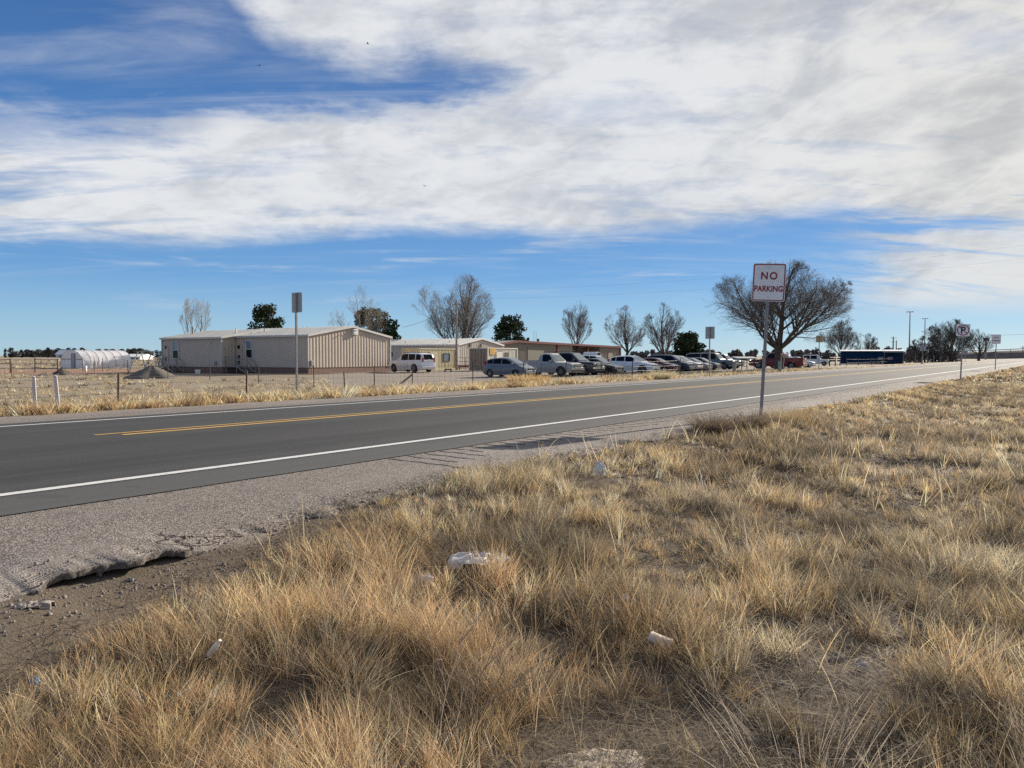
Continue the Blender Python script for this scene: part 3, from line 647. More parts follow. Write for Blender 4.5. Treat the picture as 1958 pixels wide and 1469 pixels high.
def steps(parent, x, y, ztop, wid=1.6, lengths=(1.6, 1.6)):
    """landing against the -x wall at y, stairs down both ways along y"""
    m = MB(); pw = 1.3
    m.box((x - pw / 2 - .05, y, ztop - .04), (pw, wid, .08))
    for sx in (-pw, -.12):
        for sy in (-wid / 2 + .05, wid / 2 - .05): m.tube([(x + sx, y + sy, 0), (x + sx, y + sy, ztop)], .03)
    for sgn in (-1, 1):
        n = 4; run = .3
        for i in range(n): m.box((x - pw / 2 - .05, y + sgn * (wid / 2 + run * (i + .5)), ztop * (1 - (i + 1) / (n + 1))), (pw - .1, .28, .04))
        for sx in (-pw - .02, -.1): m.tube([(x + sx, y + sgn * wid / 2, ztop - .02), (x + sx, y + sgn * (wid / 2 + run * n + .15), .02)], .045, 4)
    m.build('stair', GALV, parent)
    r = MB()
    for sx in (-pw - .02,):
        for k in (.35, .65, 1.0): r.tube([(x + sx, y - wid / 2, ztop + k), (x + sx, y + wid / 2, ztop + k)], .022)
        for i in range(8): r.tube([(x + sx, y - wid / 2 + wid * i / 7, ztop), (x + sx, y - wid / 2 + wid * i / 7, ztop + 1.0)], .014, 4)
    for sgn in (-1, 1):
        for sx in (-pw - .02, -.1):
            for k in (.5, 1.0): r.tube([(x + sx, y + sgn * wid / 2, ztop + k), (x + sx, y + sgn * (wid / 2 + 1.25), k), (x + sx, y + sgn * (wid / 2 + 1.35), k - .25)], .022)
            r.tube([(x + sx, y + sgn * (wid / 2 + 1.25), 0), (x + sx, y + sgn * (wid / 2 + 1.25), 1.0)], .022)
            r.tube([(x + sx, y + sgn * (wid / 2), 0), (x + sx, y + sgn * (wid / 2), ztop + 1.0)], .022)
    r.build('railing', GALV, parent)

# building B (front gable) and A (behind it, offset to the left)
pB = Vector((-18.8, 71, -.5)); pB.z = -.52
bB = metal_building('portable_building', 'tan ribbed metal classroom building whose wide gable faces the road, nearest to the road', 'building', pB, 11.3, 12.6, 0, 3.56, 4.50, SIDING, ROOFM, TRIMW, SKIRT, .58, 'tan metal portable buildings', .40, rzoff=R(4))
window_part(bB, (0, 8.1, 2.32), .95, 1.75, 'x')
mb = MB(); mb.box((-.07, 9.6, 1.68), (.06, .92, 2.05)); db = mb.build('door', SIDING, bB)
for z in (2.55, 1.55, 1.0):
    mb = MB(); mb.box((-.11, 9.6, z), (.03, .34, .34)); mb.build('pane', DARKGL, db)
steps(bB, 0, 9.2, .66)
mb = MB(); mb.box((6.0, -.14, 4.0), (.62, .26, .58)); mb.box((6.0, -.30, 4.2), (.50, .08, .08)); mb.box((6.0, -.28, 3.9), (.46, .05, .06)); mb.box((6.0, -.28, 3.78), (.46, .05, .05)); mb.build('floodlight', WHITEP, bB, bevel=.01)
mb = MB(); mb.box((.35, -.12, 1.0), (.34, .2, .5)); mb.tube([(.35, -.1, .75), (.35, -.1, 0)], .03); mb.build('meter_box', GALV, bB, bevel=.01)
mb = MB(); mb.tube([(4.2, -.05, 3.75), (4.2, -.25, 3.72)], .05); mb.build('wall_lamp', WHITEP, bB)
mb = MB(); mb.box((-.1, 8.9, 3.05), (.1, .12, .22)); mb.build('wall_lamp', TRIMW, bB)
mb = MB(); mb.tube([(3.0, 9.5, 3.9), (3.0, 9.5, 4.55)], .05); mb.tube([(3.0, 9.5, 4.45), (3.0, 9.7, 4.5)], .03); mb.build('vent_pipe', GALV, bB)

aQ = Vector((-28.3, 75.0, -.52))
bA = metal_building('portable_building', 'tan ribbed metal classroom building at far left, half hidden behind the nearer one', 'building', aQ, 11.3, 9.5, 0, 3.44, 4.35, SIDING, ROOFM, TRIMW, SKIRT, .58, 'tan metal portable buildings', .40, rzoff=R(4))
window_part(bA, (0, 7.2, 2.25), .95, 1.75, 'x')
steps(bA, 0, 7.9, .66)
mb = MB(); mb.box((-.07, 8.8, 1.6), (.06, .8, 2.0)); db = mb.build('door', SIDING, bA)
for z in (2.55, 1.3):
    mb = MB(); mb.box((-.11, 8.8, z), (.03, .26, .3)); mb.build('pane', DARKGL, db)
mb = MB(); mb.tube([(3.2, 9.0, 3.9), (3.2, 9.0, 4.75)], .06); mb.build('vent_pipe', RUSTM, bA)
mb = MB(); mb.tube([(3.0, 1.6, 3.7), (3.0, 1.6, 4.5)], .07); mb.build('vent_pipe', WHITEP, bA)
mb = MB(); mb.box((-.1, 1.6, 3.0), (.1, .12, .2)); mb.build('wall_lamp', TRIMW, bA)
mb = MB(); mb.box((-.1, .8, .95), (.12, .2, .4)); mb.build('meter_box', GALV, bA)

# building C behind
bC = metal_building('portable_building', 'long low beige metal building with a white-edged gable, behind the yellow container', 'building', (-7.0, 100, -.55), 10.6, 26, 0, 3.12, 3.98, SIDING2, ROOFM, WHITEP, SKIRT, .5, 'tan metal portable buildings', .40, rzoff=R(4))
for x in (2.6, 5.2):
    mb = MB(); mb.box((x, -.08, 3.1), (.3, .1, .42)); mb.build('vent', BLACKP, bC)
mb = MB(); mb.box((4.6, -.1, 2.75), (.22, .16, .16)); mb.build('wall_lamp', BLACKP, bC)
mb = MB(); mb.box((-.06, 11.4, 1.9), (.06, .5, .7)); mb.build('vent', BLACKP, bC)
for y, x in ((2.5, 1.5), (9.8, 1.2)):
    mb = MB(); mb.tube([(x, y, 3.1), (x, y, 3.75)], .08); mb.build('vent_pipe', WHITEP, bC)
# red ramp rail in front of C
q = col_at(876, 93); t = thing('ramp_railing', 'dark red ramp with thin rails beside the tan container doors', 'railing', q, math.radians(0))
mb = MB(); mb.box((.9, 0, .42), (2.0, 1.0, .14)); mb.box((.2, -.4, .2), (.1, .1, .4)); mb.box((1.7, -.4, .2), (.1, .1, .4)); mb.build('ramp', REDT, t)
mb = MB()
for z in (1.0, 1.45): mb.tube([(-.1, -.5, z), (1.9, -.5, z)], .03)
for x in (-.05, .9, 1.85): mb.tube([(x, -.5, 0), (x, -.5, 1.45)], .03)
mb.build('rail', RUSTM, t)

def container(name, label, p, L, W, H, mat, doormat=None, rz=ROT):
    """shipping container, long side on local y=0 from x=0..L, end at x=0"""
    t = thing(name, label, 'container', p, rz); m = MB()
    rib_wall(m, (0, 0), (L, 0), .12, H - .1, .28, .045, (0, 1), .42); rib_wall(m, (0, W), (0, 0), .12, H - .1, .28, .045, (1, 0), .42)
    rib_wall(m, (L, 0), (L, W), .12, H - .1, .28, .045, (-1, 0), .42); rib_wall(m, (L, W), (0, W), .12, H - .1, .28, .045, (0, -1), .42)
    m.box((L / 2, W / 2, H - .06), (L - .1, W - .1, .05)); m.build('wall', mat, t)
    f = MB()
    for x in (0, L):
        for y in (0, W): f.box((x, y, H / 2), (.13, .13, H))
    for y in (-.003, W + .003):
        for z in (.08, H - .06): f.box((L / 2, y, z), (L - .14, .12, .13 if z < 1 else .11))
    for x in (-.003, L + .003):
        for z in (.08, H - .06): f.box((x, W / 2, z), (.12, W - .14, .13 if z < 1 else .11))
    f.build('frame', mat, t)
    if doormat:
        for k in (0, 1):
            d = MB(); yc = W * (.25 + .5 * k); d.box((-.05, yc, H / 2), (.05, W / 2 - .08, H - .2))
            for i in range(5): d.box((-.085, yc, .35 + i * (H - .6) / 4), (.03, W / 2 - .2, .05))
            do = d.build('door', doormat, t)
            b = MB()
            for o in (-.22, .22): b.tube([(-.12, yc + o, .12), (-.12, yc + o, H - .12)], .022)
            b.box((-.14, yc, 1.15), (.05, .4, .07)); b.build('lock_rod', doormat, do)
    return t
# yellow container: long side toward us
yb = col_at(877, 86)
cy = container('shipping_container', 'yellow corrugated container with a small window, parked right of the white wagon', yb + Vector((-4.25 * SN - .1, -4.25 * CS, 0)) + Vector((0, 0, 0)), 6.9, 2.4, 2.55, YELLC)
cy.rotation_euler.z = ROT + R(3); cy.location = col_at(801, 88)
window_part(cy, (5.1, .02, 1.5), 1.2, .9, 'y', BLACKP, PALEGL, False)
mb = MB(); mb.box((2.5, -.02, 1.1), (1.5, .06, 2.0)); mb.build('door', pm('pale_yellow_door', (.50, .44, .28)), cy)
cy2 = container('shipping_container', 'low yellow container section standing left of the windowed yellow one', col_at(776, 91), 2.6, 2.4, 2.5, YELLC); cy2.rotation_euler.z = R(20)
# cream container with its doors toward the left
cc = container('shipping_container', 'cream corrugated container with tan end doors and a yellow sign, behind the grey hatchback', col_at(932.5, 84), 5.9, 2.44, 2.6, CREAMC, TANC)
cc.rotation_euler.z = ROT + R(3)
e = MB(); e.box((3.75, -.035, 1.62), (.78, .05, .9)); fr = e.build('window_opening', BLACKP, cc)
e = MB(); e.box((3.75, -.07, 1.42), (.68, .03, .3)); e.build('blind', CONC, fr)
e = MB(); e.box((2.2, -.05, 1.2), (1.15, .06, 1.9)); e.build('door', CREAMC, cc)
e = MB(); e.box((2.6, -.055, 2.33), (1.1, .03, .03)); e.box((2.6, -.055, 2.0), (1.1, .03, .03)); e.build('grille', TANC, cc)

# ------------------------------------------------------------ lettering
def text_mesh(body, size, mat, parent, loc, bold=.0, sx=1.0, rx=R(90), depth=.003, name='lettering', space=1.0):
    cu = bpy.data.curves.new('lettering', 'FONT'); cu.body = body; cu.size = size; cu.align_x = 'CENTER'; cu.align_y = 'CENTER'; cu.extrude = depth / 2; cu.offset = bold; cu.space_character = space
    o = bpy.data.objects.new('tmp', cu); COL.objects.link(o); dg = bpy.context.evaluated_depsgraph_get(); dg.update()
    me = bpy.data.meshes.new_from_object(o.evaluated_get(dg)); bpy.data.objects.remove(o)
    me.materials.clear(); me.materials.append(mat)
    xs = [v.co.x for v in me.vertices]; ys = [v.co.y for v in me.vertices]; cx, cy_ = (min(xs) + max(xs)) / 2, (min(ys) + max(ys)) / 2
    for v in me.vertices: v.co.x = (v.co.x - cx) * sx; v.co.y -= cy_
    q = bpy.data.objects.new(name, me); COL.objects.link(q); q.rotation_euler = (rx, 0, 0); q.location = loc; q.parent = parent; return q
ORAN = pm('orange_sign_paint', (.66, .36, .035), (.60, .32, .03), 5, .5)
e = MB(); e.box((.82, -.075, 2.22), (1.0, .04, .72)); ys = e.build('sign_board', ORAN, cc, bevel=.01)
for z_, xs_ in ((2.36, (-.26, -.13, .0, .12, .25)), (2.12, (-.36, -.25, -.14, -.02, .10, .22, .34))):
    e = MB(); e.box((.82 + sum(xs_) / len(xs_), -.099, z_), (xs_[-1] - xs_[0] + .06, .006, .10)); e.build('worn_marking', pm('faded_brown_ink', (.34, .19, .035), (.60, .33, .04), 14), ys)      # faded line, too faint to read

# ------------------------------------------------------------ road signs
def rrect(w, h, r, n=6):
    P = []
    for cx, cy, a0 in ((w / 2 - r, h / 2 - r, 0), (-w / 2 + r, h / 2 - r, 90), (-w / 2 + r, -h / 2 + r, 180), (w / 2 - r, -h / 2 + r, 270)):
        for i in range(n + 1): a = R(a0 + 90 * i / n); P.append((cx + r * math.cos(a), cy + r * math.sin(a)))
    return P
def ring(mb, o, i, y):
    n = len(o); vs = [(q[0], y, q[1]) for q in o] + [(q[0], y, q[1]) for q in i]
    mb.add(vs, [(k, (k + 1) % n, n + (k + 1) % n, n + k) for k in range(n)])
def sign(label, base, w, h, ztop, face, yaw, tilt=0.0, post=.06, cat='sign', group='roadside parking signs', back=False):
    """panel faces local -y; yaw turns it"""
    t = thing('road_sign', label, cat, base, yaw, group); t.rotation_euler = (0, tilt, yaw); H = ztop
    m = MB(); m.box((0, post / 2 + .008, H / 2 - .1), (post, post, H - .05 + .2)); po = m.build('post', GALV, t)
    m = MB(); m.prism([(x, z + H - h / 2) for x, z in rrect(w, h, .04)], 'y', -.002, .003); pa = m.build('panel', SIGNW if not back else ALUM, t)
    if face:
        m = MB(); o = [(x, z + H - h / 2) for x, z in rrect(w - .025, h - .025, .035)]; i = [(x, z + H - h / 2) for x, z in rrect(w - .065, h - .065, .022)]
        if face == 'text': ring(m, o, i, -.004); m.build('border', SIGNR, pa)
    if face == 'text':
        text_mesh('NO', .205, SIGNR, pa, (0, -.0045, H - h * .325), .0048, .92, space=1.25); text_mesh('PARKING', .158, SIGNR, pa, (0, -.0045, H - h * .665), .0045, .83, space=1.02)
    if face == 'symbol':
        m = MB(); n = 40; r1, r2 = w * .45, w * .375; zc = H - h / 2
        O = [(r1 * math.cos(6.2832 * k / n), zc + r1 * math.sin(6.2832 * k / n)) for k in range(n)]; I = [(r2 * math.cos(6.2832 * k / n), zc + r2 * math.sin(6.2832 * k / n)) for k in range(n)]
        ring(m, O, I, -.006); c = math.cos(R(45)); hw = w * .035
        m.add([(-r2 * c - hw * c, -.0065, zc + r2 * c - hw * c), (-r2 * c + hw * c, -.0065, zc + r2 * c + hw * c), (r2 * c + hw * c, -.0065, zc - r2 * c + hw * c), (r2 * c - hw * c, -.0065, zc - r2 * c - hw * c)], [(0, 1, 2, 3)])
        m.build('prohibition_ring', SIGNR, pa); text_mesh('P', w * .78, SIGNB, pa, (.01, -.009, zc), .012, .92)
    if back:
        m = MB(); m.box((0, -.012, H - h / 2), (.02, .02, h * .9)); m.build('brace', GALV, t)
    for z in (H - .09, H - h + .09): bm_ = MB(); bm_.lathe([(0.001, -.010), (.009, -.009), (.009, -.002)], 8, (0, 0, z), 'y'); bm_.build('bolt', GALV, t)
    return t
YAWN = ROT - R(90)      # panel facing back down the road, toward the camera
nb = col_at(1456, 15.6)
sign('tall leaning white sign reading NO PARKING in red, nearest on the right verge', nb, .635, .762, z_at(505, 15.6) - nb.z, 'text', R(-16), R(2.6), .064)
q = at(1837, 724); q = col_at(1837, 39); q.z = z_at(725, 39)
sign('white sign with a black P under a red slashed ring, right verge', q, .61, .61, z_at(620, 39) - q.z, 'symbol', R(-28), R(1.6), .064)
q = col_at(1903, 64); q.z = z_at(703, 64)
sign('small distant white sign reading NO PARKING, rightmost on the verge', q, .61, .762, z_at(640, 64) - q.z, 'text', R(-30), R(.8), .064)
def backsign(label, px, Yd, base, top, w=.61, h=.762, yaw=0, tilt=0, mat=None):
    q = col_at(px, Yd); q.z = z_at(base, Yd)
    s = sign(label, q, w, h, z_at(top, Yd) - q.z, None, YAWN + math.pi + yaw, tilt, .064, back=False)
    for ch in s.children:
        if ch.name.startswith('panel'): ch.data.materials[0] = mat or ALUM
        
    return s
# signs seen from behind: post is on the camera side of the panel
backsign('grey sign back on a tall post beyond the road, in front of the tan buildings', 569, 29.5, 753, 560, yaw=R(0))
backsign('grey back of a sign on a slim post in front of the parked blue truck', 1357, 48.7, 718, 625)
backsign('yellowish square sign back right of the spreading tree', 1566, 70, 708, 642, .61, .61, mat=pm('tan_sign_back', (.50, .40, .22)))
backsign('tiny grey sign back beside the distant bushes, left of the slashed P sign', 1764, 130, 696, 661, .9, .9)
backsign('tiny pale sign back just right of the slashed P sign post', 1845, 160, 692, 670, .9, .8)
# ------------------------------------------------------------ vehicles
def carpaint(name, c, rough=.28, metal=.25):
    t = NT(name); n = t.noise(1.5, 5, .6); d = t.noise(30, 4, .6)
    t.col(t.mix(t.M('MULTIPLY', t.ss(n, .45, .8), .10), c, (.24, .20, .16))); t.b.inputs['Metallic'].default_value = metal
    t.set(t.M('ADD', t.M('MULTIPLY', d, .12), rough), t.b.inputs['Roughness']); t.b.inputs['Coat Weight'].default_value = .45; t.b.inputs['Coat Roughness'].default_value = .06; return t.m
def interp(x, pts): return float(np.interp(x, [q[0] for q in pts], [q[1] for q in pts]))
def vehicle(name, label, cat, loc, heading, P, paint, group='cars parked side by side facing the road', lower=None):
    """P: L,W,clear,wr,xf,xr (axles from rear), body [(x,z)], cabin [(x,z)], win [(x0,x1)...], kind"""
    t = thing(name, label, cat, loc, heading, group)
    L, W, cl, wr, xr, xf = P['L'], P['W'], P['clear'], P['wr'], P['xr'], P['xf']; ra = wr * 1.20
    x0 = -L / 2; body = [(x0 + a, z) for a, z in P['body']]; cab = [(x0 + a, z) for a, z in P['cabin']]; axr, axf = x0 + xr, x0 + xf
    def zb(x):
        z = cl + .10 * max(0, 1 - (x - x0) / .25) + .10 * max(0, 1 - (L / 2 - x) / .3)
        for ax in (axr, axf):
            if abs(x - ax) < ra: z = max(z, wr * .98 + math.sqrt(ra * ra - (x - ax) ** 2))
        return z
    def hw(x):
        u = abs(x) / (L / 2); return W / 2 * (1 - .17 * u ** 7 - .015 * u * u)
    xs = sorted(set([round(x0 + L * i / 48, 4) for i in range(49)] + [round(a + ra * math.cos(R(k)), 4) for a in (axr, axf) for k in range(0, 181, 15)] + [x0 + .04, L / 2 - .04] + [q[0] for q in body]))
    xs = [x for x in xs if x0 <= x <= L / 2]; rings = []; lv = (0, .22, .5, .72, .88, .96, 1)
    zmid = P.get('zmid', .62)
    def side(x, z, zt): # half width at height z
        w = hw(x) * (1 - .05 * max(0, (zmid - z) / zmid) - .055 * max(0, (z - zmid) / .5) ** 1.5); return w
    for x in xs:
        zt = interp(x, body); b = min(zb(x), zt - .05); e = min(1, (L / 2 - abs(x)) / .05); r_ = []
        for l in lv:
            z = b + (zt - b) * l; ins = {.88: .008, .96: .03, 1: .075}.get(l, 0) + .05 * (1 - e) * (1 + 1.2 * (2 * l - 1) ** 2) * .6
            r_.append((side(x, z, zt) - ins, z + (0 if l < .99 else .0)))
        ring_ = [(x, -w, z) for w, z in r_] + [(x, -.4 * r_[-1][0], zt + .018), (x, .4 * r_[-1][0], zt + .018)] + [(x, w, z) for w, z in r_[::-1]]
        rings.append(ring_)
    m = MB(); n = len(rings[0]); vs = [v for r_ in rings for v in r_]
    m.add(vs, [(i * n + j, i * n + (j + 1) % n, (i + 1) * n + (j + 1) % n, (i + 1) * n + j) for i in range(len(rings) - 1) for j in range(n)])
    m.add(rings[0], [tuple(range(n))]); m.add(rings[-1], [tuple(range(n))])
    # cabin
    cx = sorted(set([q[0] for q in cab] + [cab[0][0] + (cab[-1][0] - cab[0][0]) * i / 30 for i in range(31)]))
    def hb(x): return hw(x) - .085
    def rz_(x): return interp(x, cab)
    def base(x): return interp(x, body) - .03
    tum = P.get('tumble', .22)
    def cw(x, z): return hb(x) - .055 * max(0, (base(x) - zmid) / .5) ** 1.5 - tum * max(0, z - base(x))
    rings = []
    for x in cx:
        zr = max(rz_(x), base(x) + .002); b = base(x); h = zr - b; r_ = []
        for l in (0, .5, .8, .93, 1): z = b + h * l; r_.append((cw(x, z) - {1: .09, .93: .03}.get(l, 0) * min(1, h / .3), z))
        rings.append([(x, -w, z) for w, z in r_] + [(x, -.45 * r_[-1][0], zr + .02 * min(1, h / .3)), (x, .45 * r_[-1][0], zr + .02 * min(1, h / .3))] + [(x, w, z) for w, z in r_[::-1]])
    n = len(rings[0]); vs = [v for r_ in rings for v in r_]
    m.add(vs, [(i * n + j, i * n + (j + 1) % n, (i + 1) * n + (j + 1) % n, (i + 1) * n + j) for i in range(len(rings) - 1) for j in range(n)])
    m.add(rings[0], [tuple(range(n))]); m.add(rings[-1], [tuple(range(n))])
    if P.get('bed'):
        b0, b1 = x0 + .06, x0 + P['bed']; zt = P['bedz']; zi = interp((b0 + b1) / 2, body)
        for sy in (-1, 1): m.box(((b0 + b1) / 2, sy * (W / 2 - .085), (zt + zi) / 2 - .02), (b1 - b0, .07, zt - zi + .06))
        m.box((b0, 0, (zt + zi) / 2 - .02), (.06, W - .24, zt - zi + .05)); 
    m.build('body', paint, t, smooth=True)
    if P.get('bed'): c = MB(); c.box(((x0 + .06 + x0 + P['bed']) / 2, 0, P['bedz'] - .16), (P['bed'] - .14, W - .26, .14)); c.build('bed_dark_fill', BLACKP, t)  # black block added to paint the shaded inside of the open bed
    # underbody closes the wheel wells
    m = MB(); m.box((0, 0, (cl + wr * 1.5) / 2 + .04), (L * .93, W - .52, wr * 1.5 - cl + .05)); m.build('underbody', BLACKP, t)
    # side glass
    for sy in (-1, 1):
        for a, b in P['win']:
            a, b = x0 + a, x0 + b; vs = []; N = 8; okk = False
            for i in range(N + 1):
                x = a + (b - a) * i / N; z1 = rz_(x) - .085; z0 = base(x) + .075; z1 = max(z1, z0 + .005)
                for l in (0, .5, 1): z = z0 + (z1 - z0) * l; vs.append((x, sy * (cw(x, z) + .008), z))
            g = MB(); g.add(vs, [(3 * i + j, 3 * i + 3 + j, 3 * i + 4 + j, 3 * i + 1 + j) for i in range(N) for j in range(2)]); g.build('window', DARKGL, t)
    # windscreen and rear glass on the sloping ends of the cabin
    def screen(xa, xb, nm, mat):
        vs = []; N = 6
        for i in range(N + 1):
            x = xa + (xb - xa) * (.06 + .86 * i / N); z = rz_(x)
            for k in (-.86, -.45, 0, .45, .86): 
                w = (cw(x, z) - .06) * k; vs.append((x + (.012 if xb > xa else -.012), w, z + .022 + .008 * (1 - abs(k))))
        g = MB(); g.add(vs, [(5 * i + j, 5 * i + 5 + j, 5 * i + 6 + j, 5 * i + 1 + j) for i in range(N) for j in range(4)]); g.build(nm, mat, t, smooth=True)
    screen(x0 + P['ws'][0], x0 + P['ws'][1], 'windscreen', SCREENG)
    screen(x0 + P['rs'][0], x0 + P['rs'][1], 'rear_window', DARKGL)
    # wheels
    for ax in (axr, axf):
        for sy in (-1, 1):
            yo = sy * (W / 2 - .13); m = MB()
            m.lathe([(wr * .62, -.10), (wr * .93, -.105), (wr, -.07), (wr, .07), (wr * .93, .105), (wr * .62, .10), (wr * .60, -.1)], 24, (0, 0, 0), 'y')
            wo = m.build('wheel', RUBBER, t, smooth=True, loc=(ax, yo, wr)); r2 = MB()
            r2.lathe([(wr * .63, .095 * sy), (wr * .60, .06 * sy), (wr * .56, .04 * sy), (.001, .045 * sy)], 20, (0, 0, 0), 'y', 0 if not P.get('darkrim') else 1)
            for k in range(5):
                a = 2 * math.pi * k / 5 + .3; r2.box((wr * .32 * math.cos(a), .07 * sy, wr * .32 * math.sin(a)), (wr * .58, .035, .075), ry=-a)
            r2.lathe([(.001, .095 * sy), (.05, .09 * sy), (.06, .05 * sy)], 10, (0, 0, 0), 'y'); r2.build('rim', [RIMM if not P.get('darkrim') else BLACKP, BLACKP], wo)
    # front
    zn = P['nose']; fx = L / 2; kind = P.get('kind', 'car'); fw = W * .80
    m = MB()
    if kind in ('truck',):
        m.box((fx - .03, 0, zn - .13), (.10, W * .52, .22)); gr = m.build('grille', BLACKP, t, bevel=.01)
        c = MB(); c.box((fx + .022, 0, zn - .13), (.03, W * .55, .045)); c.box((fx + .012, 0, zn - .01), (.05, W * .54, .03)); c.box((fx + .012, 0, zn - .25), (.05, W * .54, .03)); c.build('grille_bar', P.get('trim', CHROME), gr)
        c = MB(); c.prism([(W * .44, cl + .22), (W * .44, cl + .42), (-W * .44, cl + .42), (-W * .44, cl + .22)], 'x', fx - .12, fx + .09); c.build('bumper', P.get('trim', CHROME), t, bevel=.03)
        c = MB(); c.box((fx - .02, 0, cl + .14), (.14, W * .80, .14)); c.build('air_dam', BLACKP, t, bevel=.02)
    else:
        m.box((fx - .035, 0, zn - .10), (.08, W * .40, .12)); gr = m.build('grille', BLACKP, t, bevel=.01)
        c = MB(); c.box((fx + .008, 0, zn - .10), (.03, W * .38, .03)); c.build('grille_bar', P.get('trim', CHROME), gr)
        c = MB(); c.box((fx - .05, 0, cl + .16), (.12, W * .62, .13)); c.build('air_intake', BLACKP, t, bevel=.02)
    for sy in (-1, 1):
        c = MB(); hx = fx - (.10 if kind == 'car' else .06); c.box((hx, sy * W * .365, zn - .10), (.26 if kind == 'car' else .16, .30, .15), rz=-sy * R(22)); c.build('headlight', LAMPG, t, bevel=.03)
        c = MB(); c.box((x0 + .085, sy * W * .35, P['tail']), (.14, .15, P.get('tailh', .26)), rz=sy * R(14)); c.build('taillight', TAILR, t, bevel=.02)
        xm = x0 + P['ws'][1] - .42; c = MB(); c.box((xm, sy * (W / 2 + .06), base(xm) + .12), (.13, .20, .15)); c.box((xm + .02, sy * (W / 2 - .04), base(xm) + .08), (.06, .12, .04)); c.build('mirror', paint if P.get('mir', 1) else BLACKP, t, bevel=.03)
        for a, b in P['win'][:P.get('doors', 2)]:
            xh = x0 + a + .16; c = MB(); zz = interp(xh, body) - .16; c.box((xh, sy * (side(xh, zz, 0) + .012), zz), (.17, .035, .03)); c.build('door_handle', paint, t)
            xe = x0 + a - .02; c = MB(); z1 = interp(xe, body) - .09; z0_ = max(zb(xe) + .06, cl + .12); vs = []
            for i in range(5):
                z = z0_ + (z1 - z0_) * i / 4; w = side(xe, z, 0) + .003; vs += [(xe - .008, sy * w, z), (xe + .008, sy * w, z)]
            c.add(vs, [(2 * i, 2 * i + 1, 2 * i + 3, 2 * i + 2) for i in range(4)]); c.build('door_seam', BLACKP, t)
    c = MB(); c.box((x0 + .0, 0, cl + .24), (.10, W * .84, .18)); c.build('rear_bumper', P.get('trim', paint) if kind == 'truck' else paint, t, bevel=.03)
    c = MB(); c.box((x0 - .012, 0, P['tail'] - .02), (.02, .34, .16)); c.build('number_plate', SIGNW, t)
    if P.get('rack'):
        for sy in (-1, 1):
            c = MB(); c.tube([(x0 + P['rack'][0], sy * (W / 2 - .30), P['rack'][2] + .07), (x0 + P['rack'][1], sy * (W / 2 - .30), P['rack'][2] + .07)], .022)
            for xx in P['rack'][:2]: c.box((x0 + xx, sy * (W / 2 - .30), P['rack'][2] + .03), (.08, .03, .08))
            c.build('roof_rail', BLACKP, t)
    if P.get('lights'):
        for k in range(5):
            c = MB(); c.box((x0 + P['lights'], (k - 2) * .32, P['lz'] + .04), (.14, .10, .05)); c.build('roof_light', pm('amber_lens', (.6, .3, .05)) if k == 0 else bpy.data.materials['amber_lens'], t, bevel=.01)
    return t
SCREENG = pm('windscreen_glass', (.08, .105, .12), (.12, .145, .16), 1.0, .05, spec=1.0)
HATCH = dict(L=4.1, W=1.70, clear=.17, wr=.30, xr=.72, xf=3.22, body=[(0, .62), (.06, .95), (.5, 1.02), (3.1, .98), (3.5, .90), (3.85, .78), (4.04, .66), (4.1, .50)], cabin=[(.05, .98), (.28, 1.34), (.7, 1.46), (1.6, 1.53), (2.2, 1.49), (3.42, .95)], win=[(1.0, 1.75), (1.85, 2.65), (.42, .92)], ws=(2.25, 3.4), rs=(.36, .06), nose=.76, tail=1.05, tailh=.42, doors=2)
SEDAN = dict(L=4.8, W=1.82, clear=.17, wr=.32, xr=1.0, xf=3.85, body=[(0, .60), (.06, .92), (.9, 1.0), (3.4, .96), (4.2, .86), (4.62, .74), (4.75, .64), (4.8, .48)], cabin=[(.65, 1.0), (1.45, 1.38), (2.1, 1.45), (2.7, 1.42), (3.65, .95)], win=[(1.35, 2.05), (2.15, 2.95)], ws=(2.75, 3.62), rs=(1.4, .7), nose=.74, tail=.84, tailh=.18)
CROSS = dict(L=4.83, W=1.91, clear=.22, wr=.37, xr=.95, xf=3.80, body=[(0, .62), (.05, 1.0), (.5, 1.12), (3.3, 1.06), (4.1, .98), (4.6, .86), (4.76, .74), (4.83, .52)], cabin=[(.03, 1.08), (.35, 1.48), (.9, 1.62), (2.0, 1.67), (2.6, 1.62), (3.65, 1.03)], win=[(1.0, 1.85), (1.95, 2.85), (.45, .92)], ws=(2.65, 3.6), rs=(.5, .06), nose=.86, tail=1.15, tailh=.4)
VAN = dict(L=5.1, W=1.98, clear=.18, wr=.34, xr=1.0, xf=4.08, body=[(0, .62), (.05, 1.0), (.5, 1.10), (3.6, 1.05), (4.4, .96), (4.85, .84), (5.03, .72), (5.1, .5)], cabin=[(.03, 1.08), (.3, 1.6), (.8, 1.73), (2.2, 1.76), (3.0, 1.70), (4.2, 1.0)], win=[(1.15, 2.2), (2.3, 3.3), (.35, 1.05)], ws=(3.1, 4.15), rs=(.3, .04), nose=.84, tail=1.2, tailh=.45)
TRUCK = dict(L=5.7, W=2.0, clear=.30, wr=.39, xr=1.25, xf=4.68, body=[(0, .70), (.04, .86), (2.38, .88), (2.42, 1.18), (4.3, 1.14), (5.3, 1.10), (5.55, 1.02), (5.66, .92), (5.7, .62)], cabin=[(2.40, 1.15), (2.55, 1.74), (2.9, 1.86), (3.45, 1.84), (4.18, 1.12)], win=[(2.85, 3.7)], ws=(3.5, 4.15), rs=(2.5, 2.41), nose=1.0, tail=1.02, tailh=.36, bed=2.42, bedz=1.28, kind='truck', zmid=.8, doors=1, tumble=.2)
